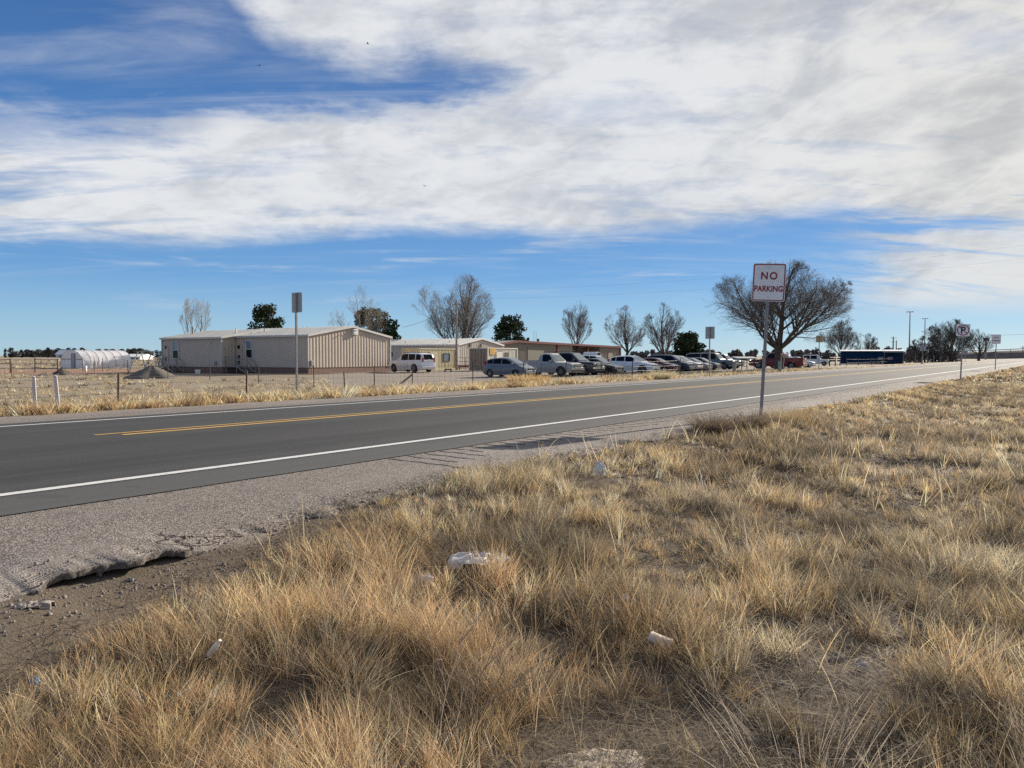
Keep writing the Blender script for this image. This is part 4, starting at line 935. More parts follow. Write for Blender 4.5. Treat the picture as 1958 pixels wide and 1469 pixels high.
SUVT = dict(L=5.5, W=2.03, clear=.32, wr=.41, xr=1.15, xf=4.45, body=[(0, .70), (.04, 1.1), (.5, 1.22), (4.1, 1.18), (5.1, 1.14), (5.35, 1.06), (5.46, .95), (5.5, .62)], cabin=[(.03, 1.18), (.22, 1.78), (.7, 1.90), (2.6, 1.94), (3.1, 1.90), (4.05, 1.16)], win=[(1.15, 2.15), (2.25, 3.3), (.35, 1.02)], ws=(3.15, 4.0), rs=(.25, .04), nose=1.04, tail=1.25, tailh=.45, kind='truck', zmid=.85, rack=(.6, 2.9, 1.93), tumble=.17)
CREW = dict(L=6.3, W=2.05, clear=.36, wr=.42, xr=1.3, xf=5.15, body=[(0, .72), (.04, 1.15), (1.9, 1.24), (4.6, 1.20), (5.8, 1.16), (6.12, 1.08), (6.26, .95), (6.3, .64)], cabin=[(.03, 1.2), (.12, 1.88), (.5, 2.0), (3.4, 2.02), (3.85, 1.98), (4.7, 1.18)], win=[(2.2, 3.05), (3.15, 4.05), (.25, 2.0)], ws=(3.9, 4.65), rs=(.14, .04), nose=1.06, tail=1.2, tailh=.35, kind='truck', zmid=.85, lights=3.6, lz=2.03, tumble=.14)
JEEP = dict(L=4.2, W=1.8, clear=.30, wr=.37, xr=.85, xf=3.35, body=[(0, .7), (.04, 1.05), (.4, 1.1), (2.9, 1.08), (3.9, 1.04), (4.1, .98), (4.17, .85), (4.2, .6)], cabin=[(.03, 1.08), (.08, 1.68), (.4, 1.78), (2.2, 1.80), (2.5, 1.76), (2.9, 1.06)], win=[(.25, 1.15), (1.3, 2.25)], ws=(2.52, 2.88), rs=(.1, .04), nose=.98, tail=1.1, tailh=.3, kind='truck', zmid=.8, tumble=.08)
HROAD = R(-36.2)
def park(name, label, cat, nose_px, Yc, P, paint, heading=HROAD, side=1, **k):
    """place a vehicle so that the corner of its nose sits in the direction of nose_px"""
    h = Vector((math.cos(heading), math.sin(heading))); lf = Vector((-h.y, h.x))
    cs = [h * (sx * P['L'] / 2 * .97) + lf * (sy * P['W'] / 2 * .9) for sx in (-1, 1) for sy in (-1, 1)]
    a = (nose_px - 979) / 1471; f = max if side > 0 else min
    lo, hi = -200.0, 400.0
    for _ in range(50):
        mid = (lo + hi) / 2; v = f((mid + c.x) / (Yc + c.y) for c in cs)
        if v > a: hi = mid
        else: lo = mid
    p = Vector((lo, Yc, tz(lo, Yc))); return vehicle(name, label, cat, p, heading, P, paint, **k)
V = lambda **k: k
park('parked_hatchback', 'small blue-grey hatchback, leftmost of the parked row', 'car', 1025, 60, HATCH, carpaint('blue_grey_paint', (.12, .14, .165)))
park('pickup_truck', 'silver-grey single cab pickup with a bright bumper, parked right of the hatchback', 'truck', 1114, 63.5, TRUCK, carpaint('pewter_paint', (.34, .33, .315)))
park('parked_suv', 'dark navy full-size wagon with a chrome grille, beside the silver pickup', 'car', 1155, 67, SUVT, carpaint('midnight_paint', (.015, .02, .035)))
park('parked_sedan', 'low black sedan between the navy wagon and the white crossover', 'car', 1194, 68.5, SEDAN, carpaint('black_paint', (.012, .013, .015)))
park('parked_crossover', 'white crossover parked behind a pale tuft of grass', 'car', 1262, 73, CROSS, carpaint('pearl_white_paint', (.78, .77, .75)))
park('parked_sedan', 'maroon sedan right of the white crossover', 'car', 1300, 77.5, SEDAN, carpaint('maroon_paint', (.10, .012, .025)))
park('parked_minivan', 'dark blue minivan behind the maroon sedan', 'car', 1329, 82, VAN, carpaint('dark_blue_paint', (.02, .032, .06)))
park('parked_suv', 'silver wagon with a pale grille between the minivan and the grey sedan', 'car', 1344, 84.5, CROSS, carpaint('silver_paint', (.42, .41, .39)))
park('parked_sedan', 'grey sedan right of the silver wagon, behind the slim sign post', 'car', 1362, 87, SEDAN, carpaint('slate_paint', (.14, .15, .165)))
park('parked_sedan', 'navy sedan in front of the tall grey-green truck', 'car', 1379, 90, SEDAN, carpaint('navy_paint', (.015, .022, .045)))
park('crew_truck', 'tall grey-green truck with a long covered bed and roof lamps', 'truck', 1411, 95.5, CREW, carpaint('grey_green_paint', (.13, .155, .165)))
park('pickup_truck', 'dark pickup nose showing behind the grey-green truck', 'truck', 1422, 103, TRUCK, carpaint('charcoal_paint', (.035, .035, .04)))
G2 = 'cars parked around the spreading tree'
park('pickup_truck', 'red pickup facing left, parked behind the trunk of the spreading tree', 'truck', 1433, 91, dict(CREW, cabin=[(2.05, 1.2), (2.2, 1.82), (2.5, 1.93), (3.5, 1.92), (3.9, 1.88), (4.7, 1.18)], win=[(2.45, 3.15), (3.25, 4.05)], body=[(0, .72), (.04, .92), (2.0, .94), (2.05, 1.24), (4.6, 1.20), (5.8, 1.14), (6.12, 1.04), (6.26, .92), (6.3, .64)], rs=(2.18, 2.07), bed=2.05, bedz=1.34, lights=None), carpaint('red_paint', (.17, .012, .016)), heading=math.pi + HROAD, side=-1, group=G2)
park('parked_crossover', 'white crossover, left of the two pale cars behind the red pickup', 'car', 1543, 99, CROSS, carpaint('white_paint', (.76, .76, .75)), group=G2)
park('parked_sedan', 'pale blue sedan, rightmost of the cars behind the red pickup', 'car', 1560, 104, dict(SEDAN, trim=BLACKP), carpaint('pale_blue_paint', (.32, .37, .46)), group=G2)
park('parked_suv', 'boxy white off-roader parked left of the navy building', 'car', 1586, 128, JEEP, carpaint('plain_white_paint', (.68, .67, .64)), heading=R(-25), group=G2)
park('parked_suv', 'white full-size wagon seen from behind, beside the gabled building', 'car', 833, 78, dict(SUVT, clear=.28, rack=(.7, 3.0, 1.93), mir=1), carpaint('bright_white_paint', (.78, .77, .76)), heading=math.pi + HROAD + R(-8), side=1, group='vehicle beside the gabled building')
# work truck with a white cap behind the black sedan
park('box_truck', 'white work van with a raised roof showing behind the black sedan', 'truck', 1152, 96, dict(VAN, L=5.1, cabin=[(.03, 1.08), (.1, 2.05), (.3, 2.12), (1.9, 2.12), (2.0, 1.78), (3.0, 1.74), (4.2, 1.0)], win=[(2.3, 3.3)], rs=(.12, .04)), carpaint('van_white_paint', (.70, .69, .66)), heading=R(180 - 36.2), side=1, group='white vehicles behind the row')
park('parked_van', 'white van nose showing just left of the white crossover', 'car', 1178, 94, VAN, carpaint('cream_white_paint', (.68, .66, .62)), group='white vehicles behind the row')
# ------------------------------------------------------------ trees
def bare_tree(label, px, Yd, top_py, halfw_px, fork=.16, seed=1, limbs=7, spread=1.0, upright=.25, trunk_r=None, dens=1.0, mat=None, tmat=None, cz=.58, base_py=None, leader=False, group='bare winter trees', stems=1, lmax=4, twr=1.0):
    rnd = random.Random(seed); base = col_at(px, Yd); H = z_at(top_py, Yd) - base.z; Wd = halfw_px / 1471 * Yd
    t = thing('bare_tree', label, 'tree', base, 0, group); big = MB(); tw_v = []; tw_f = []
    rt = trunk_r or H * .026; nseg = [0]
    zc = H * cz; hz = H - zc; zl = zc - fork * H * .75
    def inside(p):
        q = (p.z - zc) / (hz if p.z > zc else zl); a = math.atan2(p.y, p.x); k = 1 + .10 * math.sin(3 * a + seed) + .09 * math.sin(5 * a + 2 * q + seed * 2) + .09 * math.sin(7 * q + 2 * a + seed) + .05 * math.sin(17 * q + 9 * a)
        return (p.x / Wd) ** 2 + (p.y / Wd) ** 2 + q * q < k * rnd.uniform(.82, 1.08)
    def tube3(pts, rs):
        b = len(tw_v); n = 3
        for i, p in enumerate(pts):
            d = (pts[min(i + 1, len(pts) - 1)] - pts[max(i - 1, 0)]).normalized(); u = d.orthogonal().normalized(); w = d.cross(u)
            for j in range(n):
                a = 2.0944 * j; tw_v.append(p + (u * math.cos(a) + w * math.sin(a)) * rs[i])
        for i in range(len(pts) - 1):
            for j in range(n): tw_f.append((b + i * n + j, b + i * n + (j + 1) % n, b + (i + 1) * n + (j + 1) % n, b + (i + 1) * n + j))
    rmin = .0095 * twr * (Yd / 100)
    def branch(p, d, L, r, lv):
        k = {1: 7, 2: 6, 3: 4, 4: 3}.get(lv, 3); pts = [p.copy()]; ds = [d.copy()]; q = p.copy(); dd = d.normalized(); wob = {1: .16, 2: .22, 3: .25}.get(lv, .3)
        for i in range(k):
            dd = dd + Vector((rnd.gauss(0, wob), rnd.gauss(0, wob), rnd.gauss(0, wob * .6))) * .55 + Vector((0, 0, upright * .32)); dd.normalize(); q2 = q + dd * (L / k)
            if not inside(q2) and i > 0:
                if lv >= 2: break
                if i > k * .6: break
            q = q2; pts.append(q.copy()); ds.append(dd.copy())
        n = len(pts)
        if n < 2: return
        rs = [max(rmin * .6, r * (1 - .80 * i / (n - 1))) for i in range(n)]
        if lv == 1: big.tube(pts, rs, 6, cap=False)
        elif lv == 2 and r > .04: big.tube(pts, rs, 5, cap=False)
        else: tube3(pts, rs)
        nseg[0] += 1
        if lv >= lmax: return
        cnt = {1: 11, 2: 9, 3: 8}.get(lv, 5) * dens; cnt = int(cnt * rnd.uniform(.8, 1.2)) + (1 if lv < 3 else 0)
        for c in range(cnt):
            f = .22 + .78 * (c + rnd.random()) / cnt; i = min(n - 2, int(f * (n - 1))); g = f * (n - 1) - i; pp = pts[i].lerp(pts[i + 1], min(1, g)); base_d = ds[min(i + 1, n - 1)]
            out = Vector((pp.x, pp.y, 0)) / max(Wd, .1); rv = Vector((rnd.gauss(0, 1), rnd.gauss(0, 1), rnd.gauss(0, .7))); rv = rv - base_d * rv.dot(base_d); rv = rv.normalized() if rv.length > .01 else rv
            nd = base_d * .75 + rv * (.75 * (.7 + spread * .3)) + out * .18 + Vector((0, 0, upright * .7)); nd.normalize()
            ll = L * {1: .50, 2: .50, 3: .52}.get(lv, .55) * (1.15 - .45 * f) * rnd.uniform(.7, 1.15)
            branch(pp, nd, ll, max(rmin, r * (1 - .75 * f) * .50), lv + 1)
    tops = []
    for si in range(stems):
        ox = 0 if stems == 1 else (si - (stems - 1) / 2) * H * .16; tp = []; hh = fork * H
        kk = 5; lean = 0 if stems == 1 else ox * .3
        for i in range(kk): f = i / (kk - 1); tp.append(Vector((ox * (.3 + .7 * f) + rnd.gauss(0, .02 * H * f), rnd.gauss(0, .01 * H * f), -.15 + (hh + .15) * f)))
        big.tube(tp, [rt * 1.35, rt * 1.05, rt * .98, rt * .95, rt * .92], 9, cap=False); tops.append(tp[-1])
    for tp in tops:
        nl = limbs if stems == 1 else max(2, limbs // stems)
        for c in range(nl):
            a = 2 * math.pi * (c + rnd.uniform(-.25, .25)) / nl + seed; el_ = rnd.uniform(.25, 1.0) if not leader else rnd.uniform(.5, 1.1); 
            d = Vector((math.cos(a) * spread, math.sin(a) * spread, .35 + el_)); d.normalize(); far_ = 0.0
            while inside(tp + d * far_) or far_ < H * .15: far_ += H * .03
            branch(tp - Vector((0, 0, rt * .6)), d, far_ * rnd.uniform(.92, 1.08), rt * rnd.uniform(.30, .46), 1)
        if True:
            d = Vector((rnd.gauss(0, .08), rnd.gauss(0, .08), 1)).normalized(); branch(tp - Vector((0, 0, rt * .3)), d, (H - tp.z) * .95, rt * .75, 1)
        if leader:
            for c in range(int(9 * dens)):
                z = tp.z + (H - tp.z) * c / 16; a = rnd.uniform(0, 6.28); d = Vector((math.cos(a), math.sin(a), .9 + upright)).normalized(); branch(Vector((tp.x, tp.y, z)), d, (H - z) * .6 + .4, rt * .4 * (1 - c / 18), 1)
    big.build('trunk', tmat or BARK, t, smooth=True)
    o = np_mesh('crown', np.array([tuple(v) for v in tw_v]), [np.array(tw_f)], mat or TWIG); o.parent = t
    return t
LEAFD = NT('evergreen_needles'); _n = LEAFD.noise(1.3, 4, .6); LEAFD.col(LEAFD.mix(LEAFD.ss(_n, .35, .65), (.022, .042, .016), (.060, .075, .026))); LEAFD.b.inputs['Roughness'].default_value = .8; LEAFD.b.inputs['Specular IOR Level'].default_value = .2; LEAFD = LEAFD.m
LEAFY = NT('juniper_needles'); _n = LEAFY.noise(1.1, 4, .6); LEAFY.col(LEAFY.mix(LEAFY.ss(_n, .35, .65), (.040, .055, .018), (.110, .100, .035))); LEAFY.b.inputs['Roughness'].default_value = .8; LEAFY = LEAFY.m
def foliage(cent, rads, n, size, seed, squash=.8):
    r = np.random.default_rng(seed); cent = np.array(cent); rads = np.array(rads); w = rads ** 2; w = w / w.sum(); k = r.choice(len(cent), n, p=w)
    d = r.normal(size=(n, 3)); d /= np.linalg.norm(d, axis=1, keepdims=True); rad = rads[k] * (r.random(n) ** .35); P = cent[k] + d * rad[:, None] * np.array([1, 1, squash])
    a = r.normal(size=(n, 3)); a /= np.linalg.norm(a, axis=1, keepdims=True); b = np.cross(a, r.normal(size=(n, 3))); b /= np.linalg.norm(b, axis=1, keepdims=True)
    s = size * r.uniform(.5, 1.3, (n, 1)); V = np.stack([P - a * s - b * s * .4, P + a * s * .3 - b * s * .6, P + a * s + b * s * .3, P - a * s * .2 + b * s * .7], 1).reshape(-1, 3)
    return V, np.arange(4 * n).reshape(n, 4)
def evergreen(label, px, Yd, top_py, halfw_px, seed, shape='round', low=.12, n=5200, size=.17, mat=None, group='evergreen trees behind the buildings', name='evergreen_tree'):
    r = np.random.default_rng(seed); base = col_at(px, Yd); H = z_at(top_py, Yd) - base.z; Wd = halfw_px / 1471 * Yd; t = thing(name, label, 'tree', base, 0, group)
    m = MB(); m.tube([(0, 0, -.2), (.05, 0, H * .35), (0, .04, H * .7), (0, 0, H * .9)], [H * .028, H * .022, H * .014, .02], 7)
    C, RR = [], []
    for i in range(80):
        f = r.uniform(low, .93); g = (f - low) / (1 - low)
        prof = {'round': math.sqrt(max(0, 1 - (2 * g * .92 - .72) ** 2 / 1.5)), 'cone': (1.05 - g) * 1.0 + .08, 'flat': (1 - g ** 2.2) ** .6}[shape]
        a = r.uniform(0, 2 * np.pi); rr = Wd * prof * (.15 + .70 * r.random() ** .5); C.append((rr * np.cos(a), rr * np.sin(a), f * H)); RR.append(Wd * r.uniform(.17, .34) * (.6 + .5 * prof))
        if i % 2 == 0: m.tube([(0, 0, f * H * .82), (C[-1][0] * .8, C[-1][1] * .8, f * H - .1)], [.07, .025], 4)
    C.append((0, 0, H * .93)); RR.append(Wd * .16)
    m.build('trunk', BARK, t); V_, F_ = foliage(C, RR, n, size * (Yd / 110), seed); o = np_mesh('crown', V_, [F_], mat or LEAFD); o.parent = t; return t

TW2 = pm('grey_brown_twigs', (.20, .17, .145), (.14, .12, .10), 1.5, .85)
TW3 = pm('dark_twigs', (.14, .115, .095), (.10, .082, .068), 1.5, .85)
bare_tree('huge spreading bare elm with a thick short trunk, right of centre behind the leaning sign', 1490, 84, 500, 140, fork=.20, seed=12, limbs=9, spread=1.35, upright=.17, trunk_r=.44, dens=1.4, mat=TW2, tmat=BARK, cz=.50, twr=1.0)
bare_tree('large round bare tree rising behind the long beige building', 873, 128, 522, 86, fork=.12, seed=5, limbs=10, spread=1.0, upright=.30, trunk_r=.42, dens=1.12, mat=TW2, cz=.50, tmat=BARK, twr=.8)
bare_tree('thin two-stemmed bare tree behind the left end of the tan building', 376, 112, 566, 33, fork=.34, seed=8, limbs=6, spread=.42, upright=.5, dens=.62, mat=PALEB, tmat=PALEB, cz=.62, stems=2, trunk_r=.13, twr=.8)
bare_tree('pale see-through bare tree standing in front of the olive evergreen', 688, 112, 548, 60, fork=.20, seed=15, limbs=8, spread=.9, upright=.35, dens=.72, mat=PALEB, tmat=PALEB, cz=.55, trunk_r=.14, twr=.6)
bare_tree('narrow upright bare tree behind the brown building', 1101, 152, 572, 32, fork=.2, seed=22, limbs=6, spread=.6, upright=.4, dens=.72, mat=TW3, tmat=TW3, cz=.55, leader=True, trunk_r=.25, twr=.85)
bare_tree('rounded pale bare tree at the right end of the brown building', 1198, 132, 584, 41, fork=.22, seed=31, limbs=8, spread=.95, upright=.22, dens=.95, mat=TW2, tmat=BARK, cz=.60, twr=.8)
bare_tree('dark bare tree with ascending limbs, left of the dark evergreen', 1268, 128, 580, 45, fork=.16, seed=44, limbs=8, spread=.85, upright=.35, dens=.88, mat=TW3, tmat=TW3, cz=.55, trunk_r=.30, twr=.9)
bare_tree('bare tree rising behind the left end of the navy building', 1606, 190, 613, 38, fork=.15, seed=51, limbs=9, spread=.9, upright=.3, dens=1.0, mat=TW3, tmat=TW3, cz=.52, twr=.8, group='bare trees around the navy building')
bare_tree('low bare tree behind the middle of the navy building', 1657, 205, 638, 26, fork=.15, seed=57, limbs=7, spread=1.0, upright=.3, dens=.8, mat=TW3, tmat=TW3, cz=.5, twr=.8, group='bare trees around the navy building')
bare_tree('dense dark bare tree behind the slashed P sign', 1816, 185, 611, 46, fork=.10, seed=62, limbs=10, spread=.9, upright=.3, dens=1.1, mat=TW3, tmat=TW3, cz=.48, trunk_r=.4, twr=.9, group='bare trees around the navy building')
bare_tree('gnarled bare tree between the two right-hand signs', 1871, 195, 628, 26, fork=.14, seed=66, limbs=6, spread=1.0, upright=.25, dens=.7, mat=TW2, tmat=BARK, cz=.55, trunk_r=.35, twr=.9, group='bare trees around the navy building')
bare_tree('low spiky bare tree at the left of the right-hand thicket', 1768, 180, 642, 26, fork=.12, seed=69, limbs=7, spread=1.0, upright=.15, dens=1.0, mat=TW3, tmat=TW3, cz=.5, trunk_r=.25, twr=1.1, group='bare trees around the navy building')
evergreen('dark rounded pine above the roof of the left tan building', 511, 122, 579, 45, 3, 'flat', .15, 7000, .17)
evergreen('broad olive-green evergreen above the gable roof', 712, 118, 586, 40, 4, 'round', .1, 7000, .17, LEAFY)
evergreen('small dark evergreen at the right of the broad olive one', 750, 116, 606, 19, 5, 'round', .1, 2600, .17)
evergreen('dark pine behind the left end of the brown building, right of the large bare tree', 975, 140, 600, 33, 6, 'round', .22, 5200, .17)
evergreen('wide dark evergreen behind the parked minivan', 1316, 138, 636, 32, 7, 'round', .04, 5200, .19)
evergreen('tiny evergreen tip above the brown roof', 1009, 175, 643, 8, 9, 'cone', .1, 700, .15)

# thickets and far tree line
def brush(name, label, px0, px1, Yd, top0, top1, seed, n, size, mat, thick=6, kind='stuff', cat='trees', base_lift=0):
    r = np.random.default_rng(seed); C, RR = [], []; x0, x1 = (px0 - 979) / 1471 * Yd, (px1 - 979) / 1471 * Yd; k = max(6, int((x1 - x0) / (Yd * .006)))
    for i in range(k):
        x = x0 + (x1 - x0) * (i + r.random()) / k; px = 979 + x / Yd * 1471; gz = tz(x, Yd); tp = z_at(top0 + (top1 - top0) * (i / k), Yd) ; H = (tp - gz) * r.uniform(.55, 1.05); y = Yd + r.uniform(0, thick)
        nn = 3
        for j in range(nn): C.append((x + r.normal(0, H * .12), y, gz + H * (j + .6) / (nn + .4))); RR.append(H * .36)
    V_, F_ = foliage(C, RR, n, size, seed, .9); o = np_mesh(name, V_, [F_], mat); return tag(o, label, cat, kind=kind)
FARG = pm('hazed_far_evergreen', (.045, .060, .050), (.07, .08, .062), .2, .9); FART = pm('far_bare_wood', (.20, .17, .15), (.14, .125, .115), .1, .9)  # bluish distance haze is mixed into the far evergreen colour
brush('treeline', 'distant grey bare wood along the far left horizon', -40, 330, 760, 669, 668, 101, 16000, 1.5, FART, 60)
brush('treeline', 'distant bare wood behind the parked cars and the navy building', 1225, 1580, 420, 670, 667, 102, 9000, .7, FART, 40)
brush('treeline', 'grey thicket of bare brush behind the navy building', 1555, 1770, 215, 668, 664, 103, 6500, .35, pm('thicket_wood', (.16, .13, .11), (.12, .10, .085), .3, .9), 20)
brush('thicket', 'dense dark bare thicket under the trees at right', 1742, 1850, 176, 668, 660, 104, 3600, .22, pm('dark_thicket_wood', (.15, .12, .098), (.11, .09, .075), .3, .9), 8)
FL = [(11, 666, 3), (22, 664, 6), (42, 668, 4), (62, 669, 6), (92, 664, 5), (112, 665, 7), (122, 667, 6), (132, 664, 6), (143, 665, 5), (157, 664, 6), (252, 667, 5), (268, 665, 7), (300, 669, 5)]
proto = None
for i, (px, tp, hw_) in enumerate(FL):
    lab = ['small dark far-off juniper', 'dark bushy far-off juniper', 'squat dark far-off juniper'][i % 3] + ' on the left horizon, ' + ['at the left edge', 'beside the white farm building', 'right of the white farm building', 'left of the tiny white van', 'left of the plastic tunnel', 'first of the clump behind the plastic tunnel', 'second of the clump behind the plastic tunnel', 'third of the clump behind the plastic tunnel', 'fourth of the clump behind the plastic tunnel', 'above the arch of the plastic tunnel', 'just right of the plastic tunnel', 'between the tunnel and the tan building', 'touching the tan building'][i]
    if proto is None:
        proto = evergreen(lab, px, 640, tp, hw_, 201, 'round', .02, 900, .06, FARG, 'far-off junipers on the left horizon'); PX, PH = px, z_at(tp, 640) - proto.location.z; PW = hw_
    else:
        c = copy_tree(proto); c.location = col_at(px, 640 + 5 * (i % 4)); c['label'] = lab; c.scale = (hw_ / PW, hw_ / PW, (z_at(tp, 640) - c.location.z) / PH); c.rotation_euler.z = i * 1.3

# rising embankment of the overpass far right
def embank():
    m = MB(); pts = [(1560, 470, .0), (1640, 460, 1.2), (1700, 440, 1.8), (1760, 420, 2.6), (1830, 400, 3.2), (1900, 380, 3.6), (1990, 360, 3.9), (2120, 340, 4.2)]; vs = []
    for px, Yd, h in pts:
        q = col_at(px, Yd)
        for dy, f in ((-22, -.2), (-10, .45), (0, 1), (14, 1), (40, -.2)): vs.append((q.x, q.y + dy, q.z + h * f + (0.0 if f < 0 else .0)))
    m.add(vs, [(i * 5 + j, (i + 1) * 5 + j, (i + 1) * 5 + j + 1, i * 5 + j + 1) for i in range(len(pts) - 1) for j in range(4)])
    tag(m.build('embankment', pm('embankment_scrub', (.16, .13, .10), (.085, .07, .06), .35, .95), smooth=True), kind='structure')
    g = thing('guardrail', 'pale guardrail along the top of the far embankment', 'guardrail', (0, 0, 0)); r = MB()
    tops = [Vector((col_at(px, Yd).x, Yd - 1, col_at(px, Yd).z + h)) for px, Yd, h in pts[3:]]
    r.tube([q + Vector((0, 0, .8)) for q in tops], .16, 4); r.build('rail', GALV, g)
    for i in range(len(tops) - 1):
        for k in range(3):
            q = tops[i].lerp(tops[i + 1], k / 3); e = MB(); e.box(q + Vector((0, .1, .35)), (.2, .15, 1.0)); e.build('post', WOODG, g)
embank()
# ------------------------------------------------------------ remaining buildings
# brown building with red trim, behind the parked row
def brown():
    t = thing('metal_workshop', 'long low brown metal building with dark red trim behind the parked trucks', 'building', (-2.6, 128, -.55), ROT); L = 43.0
    def tf(x): return float(np.interp(x, [0, 5.5, 24, 43], [3.45, 4.1, 3.75, 3.45]))
    tf.breaks = [5.5, 24]
    m = MB(); rib_wall(m, (0, 0), (18.5, 0), 0, tf, .36, .03); 
    f2 = lambda x: tf(x + 29.5); f2.breaks = []; rib_wall(m, (29.5, 2.6), (34.5, 2.6), 0, f2, .36, .03); f3 = lambda x: tf(x + 34.5); rib_wall(m, (34.5, 0), (L, 0), 0, f3, .36, .03)
    f4 = lambda x: tf(x + 18.5); rib_wall(m, (18.5, 2.6), (29.5, 2.6), 0, f4, .36, .03)
    rib_wall(m, (0, 14), (0, 0), 0, 3.4, .36); rib_wall(m, (L, 0), (L, 14), 0, 3.4, .36); rib_wall(m, (18.5, 0), (18.5, 2.6), 0, 3.6, .36); rib_wall(m, (34.5, 2.6), (34.5, 0), 0, 3.4, .36); m.build('wall', BROWNS, t)
    m = MB(); vs = []
    for x in (-.4, 5.5, 24, L + .4):
        for y in (-.4, 14.4):
            vs += [(x, y, tf(x) + .05), (x, y, tf(x) + .22)]
    m.add(vs, [(4 * i + a, 4 * i + b, 4 * i + 4 + b, 4 * i + 4 + a) for i in range(3) for a, b in ((0, 1), (2, 3), (1, 3), (0, 2))] + [(0, 1, 3, 2), (12, 13, 15, 14)]); m.build('roof', ROOFM, t)
    m = MB()
    for a, b in ((-.4, 5.5), (5.5, 24), (24, L + .4)): m.prism([(a, tf(a) - .12), (b, tf(b) - .12), (b, tf(b) + .24), (a, tf(a) + .24)], 'y', -.46, -.41)
    for x in (18.5, 29.5, L): m.box((x, -.1, tf(x) / 2 - .06), (.28, .28, tf(x) - .13))
    m.build('trim', REDT, t)
    m = MB(); m.box((31.9, 2.5, 1.6), (4.4, .12, 3.2)); m.build('door', BROWND, t)  # no real door: dark panel painting the shade of the open bay
    m = MB(); m.box((11.5, -.06, 1.7), (5, .06, 3.3)); m.build('door', pm('olive_panel', (.22, .20, .155)), t)
    m = MB(); m.box((38.8, -.06, 1.3), (1.9, .06, 2.4)); m.build('door', pm('tan_panel', (.30, .24, .17)), t)
    m = MB(); m.tube([(14.5, 1.5, 3.8), (14.5, 1.5, 4.5)], .18); m.lathe([(.001, 4.85), (.24, 4.7), (.27, 4.5), (.15, 4.42)], 10, (14.5, 1.5, 0)); m.build('roof_vent', BLACKP, t)
    for x in (18.2, 19.0):
        m = MB(); m.tube([(x, 5, 3.8), (x, 5, 6.4)], .03); m.build('antenna', GALV, t)
brown()
# navy building
def navy():
    a = col_at(1608, 145); L = 10.4; rz = R(-22); t = thing('mobile_home', 'long low navy blue mobile home with a white roof edge, right of centre', 'building', a, rz); t.location.z = -.5
    H = 2.35; m = MB(); m.box((L / 2, 2.2, .12 + H / 2), (L, 4.4, H)); m.build('wall', NAVYP, t)
    m = MB(); m.prism([(-.15, H + .12), (L + .2, H + .12), (L + .2, H + .2), (-.15, H + .2)], 'y', -.35, 4.7); m.prism([(-.35, H + .2), (4.7, H + .2), (2.2, H + .42)], 'x', -.15, L + .2); m.build('roof', WHITEP, t)
    for x, w in ((6.7, .85), (8.3, .85)):
        f = MB(); f.box((x, -.03, 1.15), (w + .1, .06, .62)); fo = f.build('window', pm('navy_frame', (.03, .05, .08)), t); g = MB(); g.box((x, -.07, 1.15), (w, .03, .54)); g.build('pane', pm('boarded_pane', (.34, .30, .29)), fo)
    m = MB(); m.box((L - 1.6, -1.3, H), (3.6, 1.9, .08)); m.build('porch_roof', WHITEP, t)
    for x in (L - 3.2, L - .1): m = MB(); m.box((x, -2.1, H / 2), (.1, .1, H - .09)); m.build('porch_post', WOODG, t)
    m = MB(); m.box((L - 3.3, -.35, .45), (.5, .3, .6)); m.build('porch_step', CONC, t)
navy()
